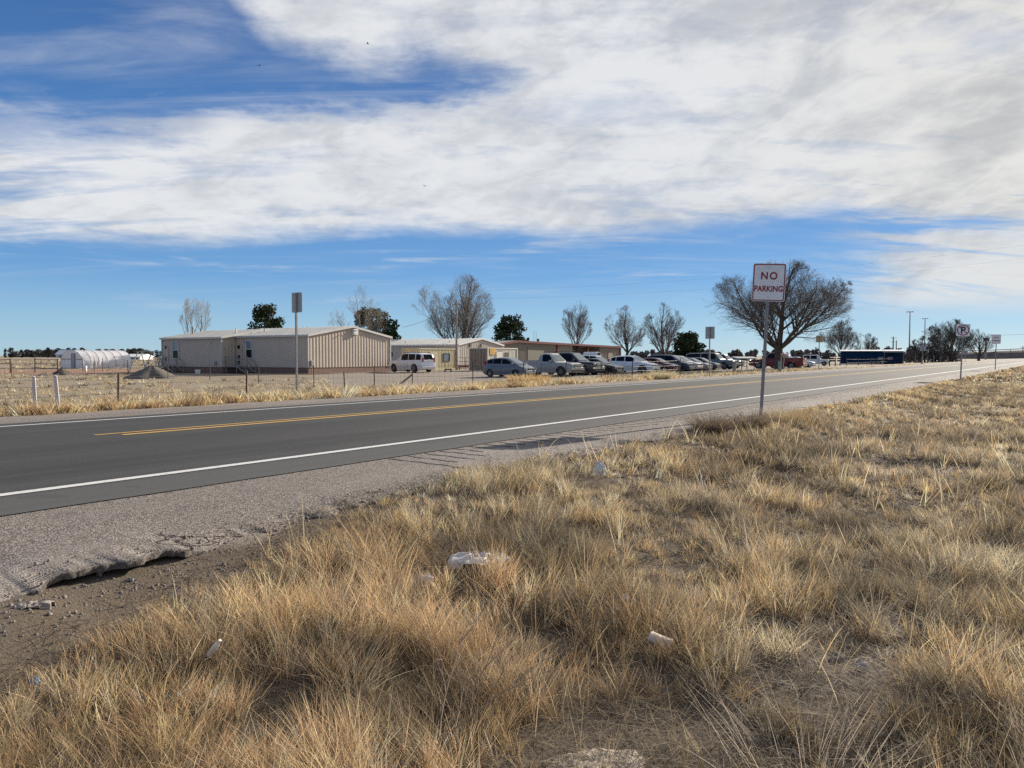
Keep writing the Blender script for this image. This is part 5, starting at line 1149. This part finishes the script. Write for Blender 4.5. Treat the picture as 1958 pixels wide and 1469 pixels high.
# plastic tunnel greenhouse
def tunnel():
    t = thing('greenhouse', 'white plastic tunnel greenhouse with a door in its arched end, at far left', 'greenhouse', (-56.9, 102, -.55), ROT); L, W, H = 6.6, 6.3, 2.42
    def arc(f):
        # from near side base (y=0) over to the far base (y=W)
        P = [(0, 0), (0, .95), (.35, 1.55), (1.1, 2.1), (2.2, 2.4), (W / 2, 2.45), (W - 2.2, 2.4), (W - 1.1, 2.1), (W - .35, 1.55), (W, .95), (W, 0)]; n = len(P) - 1; i = min(n - 1, int(f * n)); g = f * n - i; return (P[i][0] * (1 - g) + P[i + 1][0] * g, P[i][1] * (1 - g) + P[i + 1][1] * g)
    NX, NA = 60, 40; vs = []; r = random.Random(3)
    for i in range(NX + 1):
        x = L * i / NX; sag = .014 * abs(math.sin(math.pi * i / NX * 6))
        for j in range(NA + 1):
            y, z = arc(j / NA); k = 1 - sag / 1.5; low = max(0, 1 - z / 1.1) * (1 if y < W / 2 else -1); y2 = W / 2 + (y - W / 2) * k - low * .10 * math.sin(x * 9 + 2 * math.sin(x * 3.3)) - low * .06 * math.sin(x * 23); vs.append((x, y2, z * (1 - sag * .35)))
    m = MB(); m.add(vs, [(i * (NA + 1) + j, (i + 1) * (NA + 1) + j, (i + 1) * (NA + 1) + j + 1, i * (NA + 1) + j + 1) for i in range(NX) for j in range(NA)])
    pl = NT('white_plastic_film'); pl.col(pl.mix(pl.noise(1.5, 5, .6), (.90, .88, .88), (.84, .82, .83))); pl.b.inputs['Roughness'].default_value = .35; tl = pl.n('ShaderNodeBsdfTranslucent'); tl.inputs[0].default_value = (.8, .78, .78, 1); mx = pl.n('ShaderNodeMixShader'); mx.inputs[0].default_value = .35; pl.l(pl.b.outputs[0], mx.inputs[1]); pl.l(tl.outputs[0], mx.inputs[2]); pl.l(mx.outputs[0], pl.o.inputs[0])
    m.build('cover', pl.m, t, smooth=True)
    ends = [arc(j / 40) for j in range(41)]
    for x in (.02, L - .02):
        m = MB(); m.add([(x, y, z) for y, z in ends], [tuple(range(41))]); m.build('end_wall', pl.m, t)
    m = MB()
    for i in range(7):
        x = L * i / 6; m.tube([(x - (.03 if i == 0 else 0), y, z) for y, z in ends], .022, 5, cap=False)
    m.build('hoop', GALV, t)
    m = MB()
    for y in (2.1, 3.1): m.box((-.04, y, 1.0), (.06, .07, 2.0))
    m.box((-.04, 2.6, 1.98), (.06, 1.0, .07)); m.box((-.04, 1.0, 1.25), (.05, 2.0, .07)); m.box((-.04, 4.7, 1.25), (.05, 3.0, .07)); fr = m.build('end_frame', RUSTM, t)
    m = MB(); m.box((-.05, 2.6, .98), (.04, .9, 1.9)); m.build('door', pm('grey_film_door', (.46, .44, .46)), t)
tunnel()
# far white farm buildings
def farm(label, px0, px1, Yd, base, top, wall, roof, ridge=.4):
    a = col_at(px0, Yd); L = (px1 - px0) / 1471 * Yd; H = z_at(top, Yd) - a.z; t = thing('farm_building', label, 'building', a); he = H * (1 - ridge)
    m = MB(); m.box((L / 2, 6, he / 2), (L, 12, he)); m.build('wall', wall, t); m = MB(); m.prism([(-1.0, he), (13, he), (6, H)], 'x', -.5, L + .5); m.build('roof', roof, t)
    m = MB()
    for k in range(3): m.box((L * (.2 + .3 * k), -.05, he * .4), (L * .08, .1, he * .5))
    m.build('door', BLACKP, t)
farm('far white-roofed barn on the left horizon', 107, 150, 620, 681, 669, WHITEP, WHITEP, .6)
farm('tiny white farm shed right of the far barn', 165, 177, 600, 682, 677.5, WHITEP, WHITEP, .3)
farm('long low white shed between the plastic tunnel and the tan building', 238, 268, 330, 684, 677, WHITEP, WHITEP, .5)
farm('low pale building behind the fence, left of the red pickup', 1412, 1447, 260, 690, 682, CONC, ROOFM, .4)

# ------------------------------------------------------------ poles, masts, lamp standards
def pole(label, px, Yd, top, base, r=.13, arms=(), name='utility_pole', lamp=None, mat=WOODG, cat='pole', group='utility poles', box=False):
    q = col_at(px, Yd); H = z_at(top, Yd) - q.z; t = thing(name, label, cat, q, 0, group); m = MB(); m.tube([(0, 0, -.2), (0, 0, H)], [r, r * .7], 10); m.build('post', mat, t)
    for z, w in arms: m = MB(); m.box((0, -r, H - z), (w, .1, .12)); ao = m.build('crossarm', mat, t); [MB().lathe([(.04, H - z + .06), (.05, H - z + .12), (.02, H - z + .2)], 6, (s * w * .42, -r, 0)).build('insulator', GALV, ao) for s in (-1, 1)]
    if lamp: m = MB(); m.tube([(0, 0, lamp), (.6, -.1, lamp + .25), (1.1, -.15, lamp + .28)], .035); lo = m.build('lamp_arm', GALV, t); m = MB(); m.box((1.25, -.15, lamp + .24), (.5, .2, .12)); m.build('lamp_head', GALV, lo, bevel=.02)
    if box: m = MB(); m.lathe([(.001, 0), (.28, 0), (.28, .8), (.2, .9), (.001, .9)], 10, (-.5, -.1, H * .35)); m.build('transformer', GALV, t)
    return t, H
pt, PHt = pole('wooden utility pole with a lamp arm rising in front of the large bare tree', 873, 92, 574, 702, .15, [(.55, 1.0)], lamp=5.95, mat=pm('pale_pole_wood', (.33, .27, .22), (.26, .21, .17), 3, .8))
pole('dark twin utility pole with a transformer above the navy building', 1707, 290, 644, 676, .28, [(.5, 2.4), (2.0, 2.0)], box=True)
pole('second thinner utility pole beside the transformer pole', 1713, 292, 651, 676, .22, [])
pole('short utility pole on the far embankment at the right edge', 1955, 300, 662, 673, .2, [(.5, 2.2)])
def mast(label, px, Yd, top):
    q = col_at(px, Yd); H = z_at(top, Yd) - q.z; t = thing('light_mast', label, 'lamp', q, 0, 'tall highway light masts'); m = MB(); m.tube([(0, 0, -.3), (0, 0, H)], [.42, .2], 10); m.build('post', GALV, t)
    m = MB(); m.lathe([(1.0, H - .25), (1.15, H - .25), (1.15, H - .1), (1.0, H - .1), (1.0, H - .25)], 14); [m.tube([(0, 0, H - .15), (1.1 * math.cos(a), 1.1 * math.sin(a), H - .15)], .06, 4) for a in (0, 1.57, 3.14, 4.71)]; m.build('lamp_ring', GALV, t)
    for k in range(6): a = k * math.pi / 3; m = MB(); m.lathe([(.2, H + .0), (.45, H - .35), (.42, H - .4), (.05, H - .38)], 8, (1.5 * math.cos(a), 1.5 * math.sin(a), 0)); m.build('lamp', GALV, t)
mast('tall thin highway light mast with a ring of lamps, the nearer and taller of two', 1738, 400, 596); mast('tall thin highway light mast right of the taller one, above the bushes', 1767, 455, 609)
# pole-mounted billboard
q = col_at(1884, 300); t = thing('billboard', 'dark boxy pole-mounted sign behind the gnarled tree at far right', 'sign', q); m = MB(); m.tube([(0, 0, 0), (0, 0, z_at(652, 300) - q.z)], .35, 8); m.build('post', GALV, t)
m = MB(); m.box((0, 0, z_at(649, 300) - q.z), (1.9, .6, 1.3)); m.build('sign_box', BLACKP, t, bevel=.05)
# wires
def cable(label, a, b, sag, r=.012):
    P = [a.lerp(b, i / 24) - Vector((0, 0, sag * 4 * (i / 24) * (1 - i / 24))) for i in range(25)]; m = MB(); m.tube(P, r, 4, cap=False); tag(m.build('power_line', BLACKP), label, 'power line', 'thin overhead power lines')
ptop = pt.location + Vector((0, 0, PHt - .4))
cable('thin cable from the wooden pole down behind the olive evergreen', ptop + Vector((0, 0, -.1)), Vector(((770 - 979) / 1471 * 118, 118, z_at(626, 118))), .4, .02)
def ptpx(px, py, Y): return Vector(((px - 979) / 1471 * Y, Y, z_at(py, Y)))
for k, (y0, y1, l) in enumerate(((556, 470, 'upper'), (572, 497, 'lower'))): cable(l + ' long power line crossing the sky behind the leaning sign toward the right edge', ptpx(930, y0, 135), ptpx(2150, y1 - 28, 118), 1.6, .006)
cable('short power line between the gnarled tree and the right edge', ptpx(1885, 641, 290), ptpx(2000, 636, 280), .3, .035)

# ------------------------------------------------------------ fences
def wire_fence(label, posts, h=1.1, wires=(.3, .6, .9), postm=RUSTM, r=.028, net=False, rails=0, railm=None, name='wire_fence', sink=0.1):
    t = thing(name, label, 'fence', (0, 0, 0)); P = [Vector(q) for q in posts]; rr = random.Random(len(P))
    tops = []
    for q in P:
        m = MB(); lean = Vector((rr.gauss(0, .02), rr.gauss(0, .02), 0)); hh = h * rr.uniform(.94, 1.06); m.tube([q - Vector((0, 0, sink)), q + lean + Vector((0, 0, hh))], r, 6); m.build('post', postm, t); tops.append(lean)
    for w in wires:
        m = MB(); pts = []
        for a, b in zip(P[:-1], P[1:]):
            for i in range(5): pts.append(a.lerp(b, i / 5) + Vector((0, 0, w - .03 * math.sin(math.pi * i / 5))))
        pts.append(P[-1] + Vector((0, 0, w))); m.tube(pts, .004 if not rails else rails, 4, cap=False); m.build('wire' if not rails else 'rail', railm or WIREM, t)
    if net:
        m = MB()
        for a, b in zip(P[:-1], P[1:]):
            n = max(2, int((b - a).length / .3))
            for i in range(n): q = a.lerp(b, i / n); m.tube([q, q + Vector((0, 0, h * .88))], .0035, 3, cap=False)
        m.build('mesh_wire', WIREM, t)
    return t
A = lambda L: [at(*q) for q in L]
wire_fence('low wire fence on short rusty posts along the far verge, behind the golden grass', [col_at(-60, 19.5)] + A([(226, 777), (471, 764)]) + [col_at(659, 34), col_at(716, 37)], .86, (.35, .62, .8))
wire_fence('mesh wire fence on rusty posts running in front of the parked row', [col_at(22, 62), col_at(321, 56), col_at(401, 54), col_at(494, 47), col_at(600, 40), col_at(716, 43), col_at(788, 41), col_at(904, 40), col_at(1000, 42), col_at(1082, 43), col_at(1150, 44.5), col_at(1210, 44.5), col_at(1300, 50)], 1.12, (.25, .5, .75, 1.05), net=True)
wire_fence('red-brown pipe fence around the bare yard in front of the plastic tunnel', [col_at(-40, 76), col_at(20, 76), col_at(67, 80), col_at(110, 74)], 1.45, (.5, .95, 1.35), RUSTM, .06, rails=.03, railm=RUSTM, name='pipe_fence')
wire_fence('thin wire pen on slender posts at the right side of the plastic tunnel', [col_at(158, 86), col_at(180, 80), col_at(196, 84), col_at(245, 72), col_at(305, 70)], 1.35, (.4, .8, 1.2), RUSTM, .03)
wire_fence('dark pipe fence between the grey-green truck and the red pickup', [col_at(1418, 86), col_at(1428, 86), col_at(1442, 88), col_at(1455, 90)], 1.3, (.4, .8, 1.2), BLACKP, .045, rails=.03, railm=RUSTM, name='pipe_fence')
wire_fence('dark wooden rail fence between the white off-roader and the navy building', [col_at(1586, 118), col_at(1597, 122), col_at(1606, 128)], 1.4, (.55, 1.0, 1.35), BLACKP, .09, rails=.06, railm=WOODG, name='rail_fence')
wire_fence('thin rail fence on spaced posts in front of the navy building', [col_at(1619, 112), col_at(1641, 120), col_at(1665, 128), col_at(1690, 135), col_at(1722, 142)], 1.15, (.5, 1.0), RUSTM, .045, rails=.012, railm=RUSTM, name='rail_fence')
for i, (px, Yd) in enumerate(((1750, 150), (1762, 152), (1773, 155), (1785, 158), (1798, 160), (1812, 163))):
    q = col_at(px, Yd); m = MB(); m.tube([(0, 0, -.1), (.03, 0, 1.5 - .1 * (i % 3))], [.11, .09], 6); o = m.build('fence_post', WOODG, loc=q); tag(o, ['first', 'second', 'third', 'fourth', 'fifth', 'sixth'][i] + ' weathered post from the left in front of the right-hand thicket', 'post', 'weathered posts by the thicket')

# white marker posts
PINK = pm('faded_pink_marking', (.56, .40, .42), (.62, .5, .5), 8, .6)
for i, (px, py, l) in enumerate(((68, 784, 'left of a pair, nearest the left edge'), (112, 784, 'right of a pair'))):
    q = at(px, py); q2 = q; t = thing('marker_post', 'short white marker post leaning in the verge, ' + l, 'post', q, R(12), 'white marker posts'); t.rotation_euler.y = R(-2 - 2 * i)
    m = MB(); m.box((0, 0, .38), (.085, .035, .96)); m.lathe([(.001, .885), (.0425, .86)], 8, (0, 0, 0)); m.build('post', pm('white_marker_plastic', (.62, .58, .57), (.56, .5, .5), 6, .5), t, bevel=.012)
    m = MB(); m.box((-.012, -.021, .60), (.034, .008, .34)); m.build('decal', PINK, t)
# utility pedestals by the far shoulder
GRNB = pm('green_grey_cabinet', (.20, .27, .25), (.16, .22, .20), 4, .6)
q = col_at(1404, 60); t = thing('utility_pedestal', 'small grey utility pedestal in front of the grey-green truck', 'utility box', q, R(-20)); m = MB(); m.box((0, 0, .38), (.26, .22, .8)); m.build('cabinet', GALV, t, bevel=.02); m = MB(); m.box((0, 0, .80), (.30, .26, .07)); m.build('lid', GALV, t, bevel=.01)
q = col_at(1490, 62); t = thing('utility_pedestal', 'green-grey utility pedestal at the foot of the spreading tree', 'utility box', q, R(-20)); m = MB(); m.box((0, 0, .40), (.22, .20, .84)); m.build('cabinet', GRNB, t, bevel=.02); m = MB(); m.box((0, 0, .84), (.26, .24, .07)); m.build('lid', GRNB, t, bevel=.01)
q = col_at(1493.5, 61.4); t = thing('marker_post', 'pale marker post with an orange top beside the green-grey pedestal', 'post', q, R(-20)); m = MB(); m.box((0, 0, .55), (.085, .03, 1.2)); m.build('post', CONC, t, bevel=.01); m = MB(); m.box((0, 0, 1.32), (.10, .035, .34)); m.build('cap', pm('orange_marker', (.55, .20, .14)), t, bevel=.01)

# dirt and gravel mounds
def mound(name, label, c, r, h, mat, seed, cat='pile'):
    rr = np.random.default_rng(seed); m = MB(); n = 36; k = 12; vs = [(0, 0, h)]
    for i in range(1, k + 1):
        f = i / k; rad = r * f; z = h * (1 - f) ** .95 * (1 if f < .97 else .0)
        for j in range(n):
            a = 2 * math.pi * j / n; w = 1 + .12 * math.sin(3 * a + seed) + .06 * math.sin(7 * a) + rr.normal(0, .02); vs.append((rad * w * math.cos(a), rad * w * math.sin(a), max(-.06, z + rr.normal(0, .018 * h)) if i < k else -.08))
    fs = [(0, 1 + j, 1 + (j + 1) % n) for j in range(n)] + [(1 + (i - 1) * n + j, 1 + i * n + j, 1 + i * n + (j + 1) % n, 1 + (i - 1) * n + (j + 1) % n) for i in range(1, k) for j in range(n)]
    m.add(vs, fs); return tag(m.build(name, mat, smooth=True, loc=c), label, cat)
mound('gravel_pile', 'grey-brown gravel pile in front of the left tan building', col_at(290, 58), 1.85, 1.02, pm('gravel', (.16, .135, .112), (.09, .076, .065), 22, .95, bump=.9), 2)
mound('brush_pile', 'dark rounded brush pile beside the pipe fence, left of the gravel pile', col_at(118, 68), 1.05, .62, pm('dark_brush', (.10, .075, .06), (.05, .04, .032), 14, .95, bump=1), 5)
mound('dirt_pile', 'small low brown dirt mound left of the brush pile', col_at(86, 66), .75, .3, pm('brown_dirt', (.20, .145, .11), (.13, .10, .08), 14, .95, bump=1), 7)
# swing frame and slide
q = col_at(256, 80); t = thing('swing_frame', 'pale metal swing frame with splayed legs beside the left tan building', 'swing', q, 0); b2 = 2.75
m = MB(); m.tube([(.35, 0, 2.12), (b2, .6, 2.12)], .05); m.build('crossbar', pm('pale_green_steel', (.42, .46, .40), (.36, .40, .35), 4, .5), t)
for x, dx in ((.45, -.75), (.75, .75), (1.9, -.7), (b2 - .1, .55)):
    m = MB(); m.tube([(x, .1, 2.12), (x + dx, -.5, 0)], .05); m.build('leg', bpy.data.materials['pale_green_steel'], t)
q = col_at(303, 82); t = thing('playground_slide', 'small white slide with curved sides left of the tan building steps', 'slide', q, R(5))
m = MB(); m.prism([(0, 1.5), (.35, 1.62), (1.5, .28), (1.9, .2), (1.9, .12), (1.45, .18), (.3, 1.45), (0, 1.38)], 'y', -.3, .3); m.build('chute', WHITEP, t, bevel=.02)
m = MB(); [m.tube([(x, y, 0), (.05, y, 1.45)], .03) for x in (-.3, .2) for y in (-.28, .28)]; [m.tube([(-.25 + .25 * k / 4, -.28, .3 * k + .2), (-.25 + .25 * k / 4, .28, .3 * k + .2)], .02) for k in range(4)]; m.build('ladder', GALV, t)
# white bucket near the steps, and a scrap panel
q = col_at(378, 70); m = MB(); m.lathe([(.001, 0), (.2, 0), (.24, .42), (.22, .42), (.18, .03), (.001, .03)], 14); tag(m.build('bucket', WHITEP, smooth=True, loc=q + Vector((0, 0, .02))), 'white bucket standing against the red-brown skirting of the left building', 'bucket')
q = col_at(163, 84); m = MB(); m.lathe([(.001, 0), (.16, 0), (.18, .5), (.12, .6), (.001, .6)], 12); tag(m.build('jug', WHITEP, smooth=True, loc=q), 'small white jug on the red soil in front of the plastic tunnel', 'jug')
q = col_at(776, 38); m = MB(); m.box((0, 0, .35), (.09, .04, .85), ry=R(52)); tag(m.build('fence_brace', WOODG, loc=q), 'slanted grey board leaning on a post of the mesh fence', 'board')
q = col_at(857, 82); t = thing('hand_cart', 'red hand cart standing under the window of the yellow container', 'cart', q, 0); m = MB(); m.box((0, 0, .28), (.75, .4, .12)); m.build('tray', REDT, t, bevel=.02); m = MB(); m.tube([(-.2, 0, .3), (-.42, 0, 1.0)], .02); m.build('handle', REDT, t)
for s in (-1, 1): m = MB(); m.lathe([(.05, -.04), (.12, -.04), (.12, .04), (.05, .04)], 10, (s * .3, -.2, .12), 'y'); m.build('wheel', RUBBER, t)

# ------------------------------------------------------------ litter and rocks in the ditch
def rumple(name, label, c, w, d, h, mat, seed, rz=0, cat='litter', nx=26, ny=16, sharp=1.0):
    m = MB(); vs = []
    for i in range(nx + 1):
        for j in range(ny + 1):
            u, v = i / nx * 2 - 1, j / ny * 2 - 1; e = max(0, 1 - (abs(u) ** 2.5 + abs(v) ** 2.5) * .9)
            n1 = float(vnoise(u * 2, v * 2, .55, seed)); n2 = float(vnoise(u * 2, v * 2, .18, seed + 1)); z = h * (e ** .6) * (.35 + .9 * abs(n1 - .5) * 2 + .35 * sharp * n2)
            k = 1 - .25 * float(vnoise(math.atan2(v, u) * 2, 0, .5, seed + 4)); vs.append((u * w / 2 * k, v * d / 2 * k, z - (0 if e > 0 else .03)))
    m.add(vs, [(i * (ny + 1) + j, (i + 1) * (ny + 1) + j, (i + 1) * (ny + 1) + j + 1, i * (ny + 1) + j + 1) for i in range(nx) for j in range(ny)])
    o = m.build(name, mat, loc=c, smooth=False); o.rotation_euler.z = rz; return tag(o, label, cat)
BAGM = pm('white_crumpled_plastic', (.72, .70, .66), (.60, .57, .52), 9, .45)
UP = lambda v, z: v + Vector((0, 0, z))
rumple('plastic_sheet', 'crumpled white plastic sheet lying in the grass at the centre', UP(at(915, 1088), .07), .46, .36, .035, BAGM, 4, R(-4))
rumple('plastic_bag', 'small white plastic bag caught in the grass by the shoulder, up from the crumpled sheet', UP(at(1147, 935), .18), .13, .12, .09, BAGM, 9)
rumple('paper_scrap', 'small pinkish paper scrap below and left of the crumpled sheet', UP(at(815, 1136), .09), .10, .06, .03, pm('pinkish_paper', (.62, .52, .46)), 12)
rumple('paper_scrap', 'tiny white scrap in the grass, upper left of the lying cup', UP(at(1193, 1170), .08), .07, .05, .03, BAGM, 13)
rumple('paper_scrap', 'small white scrap on the bare patch at lower right', UP(at(1648, 1282), .015), .06, .04, .03, BAGM, 14)
rumple('paper_scrap', 'tiny blue scrap on the dirt at lower left', UP(at(66, 1322), .03), .05, .04, .03, pm('blue_plastic', (.05, .25, .45)), 15)
rumple('paper_scrap', 'tiny white scrap near the leaning grass at lower left', UP(at(310, 1228), .03), .035, .025, .02, BAGM, 16)
q = UP(at(1264, 1256), .085); t = thing('paper_cup', 'pale crumpled drinking cup lying on its side in the grass at lower right', 'cup', q, R(-20)); m = MB(); m.lathe([(.001, -.06), (.028, -.06), (.031, -.02), (.034, .02), (.040, .06), (.037, .06), (.026, -.05), (.001, -.05)], 18, (0, 0, 0), 'x'); m.v = [(x, y + .010 * math.sin(x * 60 + z * 50), z * (.78 + .12 * math.sin(x * 70))) for x, y, z in m.v]; m.build('cup_body', pm('cream_paper', (.66, .55, .44), (.60, .50, .40), 12, .6), t, smooth=True); m = MB(); m.lathe([(.039, .056), (.043, .058), (.043, .062), (.039, .064), (.037, .06)], 18, (0, 0, 0), 'x'); m.v = [(x, y + .010 * math.sin(x * 60 + z * 50), z * (.78 + .12 * math.sin(x * 70))) for x, y, z in m.v]; m.build('rim', BAGM, t, smooth=True); t.rotation_euler = (0, R(-8), R(150))
q = UP(at(410, 1290), .12); t = thing('plastic_bottle', 'small white bottle standing tilted among rusty grass at lower left', 'bottle', q, 0); m = MB(); m.lathe([(.001, -.06), (.016, -.06), (.018, -.05), (.018, .03), (.010, .05), (.008, .06), (.001, .06)], 14); m.build('bottle_body', BAGM, t, smooth=True); m = MB(); m.lathe([(.010, .056), (.010, .07), (.001, .07)], 10); m.build('cap', WHITEP, t); t.rotation_euler = (R(10), R(38), 0); t.scale = (.8, .8, .8)
rumple('flat_rock', 'pale sandy rock half buried at the bottom edge', UP(at(1140, 1466), .004), .46, .26, .016, pm('sandy_rock', (.42, .35, .27), (.32, .26, .20), 14, .9, bump=.6), 22, R(15), 'rock', sharp=.25)
rumple('flat_rock', 'broken slab of pale paving lying on the dirt at the left edge', UP(at(62, 1158), .0), .20, .10, .02, pm('paving_chunk', (.36, .31, .27), (.26, .22, .19), 30, .9, bump=.8), 25, R(25), 'rock', sharp=.1)
for i, (px, py, sz) in enumerate(((1600, 1265, .09), (1490, 1310, .06), (1720, 1345, .08), (250, 1112, .05), (320, 1092, .04), (190, 1100, .05))):
    rumple('stone', ['grey stone on the bare patch right of the lying cup', 'small stone below the lying cup', 'stone at the right of the bare patch', 'small chunk of paving under the broken edge, rightmost but one', 'small chunk of paving under the broken edge, rightmost', 'small chunk of paving under the broken edge, leftmost'][i], UP(at(px, py), .0), sz, sz * .7, sz * .45, pm('grey_stone' + str(i), (.30, .26, .23), (.2, .17, .15), 30, .9), 30 + i, i, 'stone', 10, 8, .3)

# ------------------------------------------------------------ dry weeds that stand out
def weed(name, label, c, h, r, n, col, seed, wid=.004, lean=.6, cat='plant', group=None, curl=None):
    g = np.random.default_rng(seed); rad = np.sqrt(g.random(n)) * r; a = g.uniform(0, 6.283, n); x = rad * np.cos(a); y = rad * np.sin(a)
    V_, f4, f3, cc_ = blades(x, y, np.zeros(n) - .02, a + g.normal(0, .5, n), h * g.uniform(.4, 1.1, n), np.clip(np.abs(g.normal(0, .2, n)) + lean * rad / r, 0, 1.2), np.full(n, wid), np.array(col) * g.uniform(.75, 1.2, (n, 1)), 4)
    o = np_mesh(name, V_, [f3, f4], GM, cc_); o.location = c; return tag(o, label, cat, group)
weed('dry_shrub', 'dark brown bushy dry shrub at the gravel edge, left of the leaning sign', at(1362, 826), .38, .20, 1300, (.19, .14, .10), 1, .0028, .75, 'shrub', 'dry shrubs at the verge')
weed('dry_shrub', 'grey-brown dry shrub just left of the leaning sign post', at(1436, 818), .36, .18, 1200, (.21, .165, .125), 2, .0028, .75, 'shrub', 'dry shrubs at the verge')
weed('dry_shrub', 'golden fluffy dry bush just right of the leaning sign post', at(1508, 808), .38, .30, 1000, (.46, .35, .21), 3, .0028, .75, 'shrub', 'dry shrubs at the verge')
weed('dry_shrub', 'pale yellow tuft in front of the white crossover', col_at(1266, 42), .62, .4, 700, (.60, .52, .33), 4, .008, .6, 'shrub', 'dry shrubs at the far verge')
weed('dry_shrub', 'brown fine-stemmed bush by the fence, left of the pale yellow tuft', col_at(1176, 44), .5, .5, 500, (.30, .21, .14), 5, .008, .9, 'shrub', 'dry shrubs at the far verge')
weed('dry_shrub', 'golden clump in front of the grey hatchback', col_at(1012, 38), .55, .9, 1500, (.60, .43, .22), 6, .01, .5, 'shrub', 'dry shrubs at the far verge')
weed('grass_fan', 'pale fan of long bending stalks at the bottom edge, right of the rock', at(1560, 1500), .34, .30, 170, (.60, .50, .38), 7, .0016, .55, 'plant')
def dead_weed():
    rnd = random.Random(5); q = at(840, 1445); m = MB()
    def br(p, d, L, r, lv):
        pts = [p]; dd = d
        for i in range(6): dd = (dd + Vector((rnd.gauss(0, .12), rnd.gauss(0, .12), rnd.gauss(0, .08)))).normalized(); pts.append(pts[-1] + dd * L / 6)
        m.tube(pts, [r * (1 - .12 * i) for i in range(7)], 5)
        if lv < 3:
            for k in range(5): i = 1 + k; nd = (dd + Vector((rnd.gauss(0, .7), rnd.gauss(0, .7), abs(rnd.gauss(0, .4))))).normalized(); br(pts[i], nd, L * rnd.uniform(.3, .55), r * .6, lv + 1)
    for k in range(3): br(Vector((0, 0, 0)), Vector((.9 - .5 * k, .25 * k, .55)).normalized(), .5, .0035, 1)
    o = m.build('dead_weed', pm('dead_stem', (.34, .25, .17), (.26, .19, .13), 8, .8), loc=UP(q, .06)); tag(o, 'twisted dead branching weed lying in the grass at the bottom, left of centre', 'plant')
dead_weed()
# birds high up
for i, (px, py) in enumerate(((703, 84), (496, 126), (812, 356))):
    d = raydir(px, py).normalized() * 140; t = MB(); t.tube([(-.22, 0, 0), (-.05, 0, .03), (.12, 0, .03), (.22, 0, 0)], [.01, .06, .06, .015], 6)
    for s in (-1, 1): t.add([(-.05, 0, .04), (.10, 0, .04), (.06, s * .3, .16), (-.04, s * .55, .05), (-.08, s * .28, .14), (-.05, 0, .02), (.06, s * .3, .14), (-.08, s * .28, .12)], [(0, 1, 2, 4), (4, 2, 3), (5, 1, 6, 7), (7, 6, 3)])
    o = t.build('bird', BLACKP, loc=Vector((0, 0, CAMZ)) + d); o.rotation_euler.z = i * 1.1; tag(o, ['tiny dark bird high above the roofs, rightmost but one', 'tiny dark bird in the blue upper left sky', 'tiny dark bird against the low white cloud'][i], 'bird', 'distant birds')
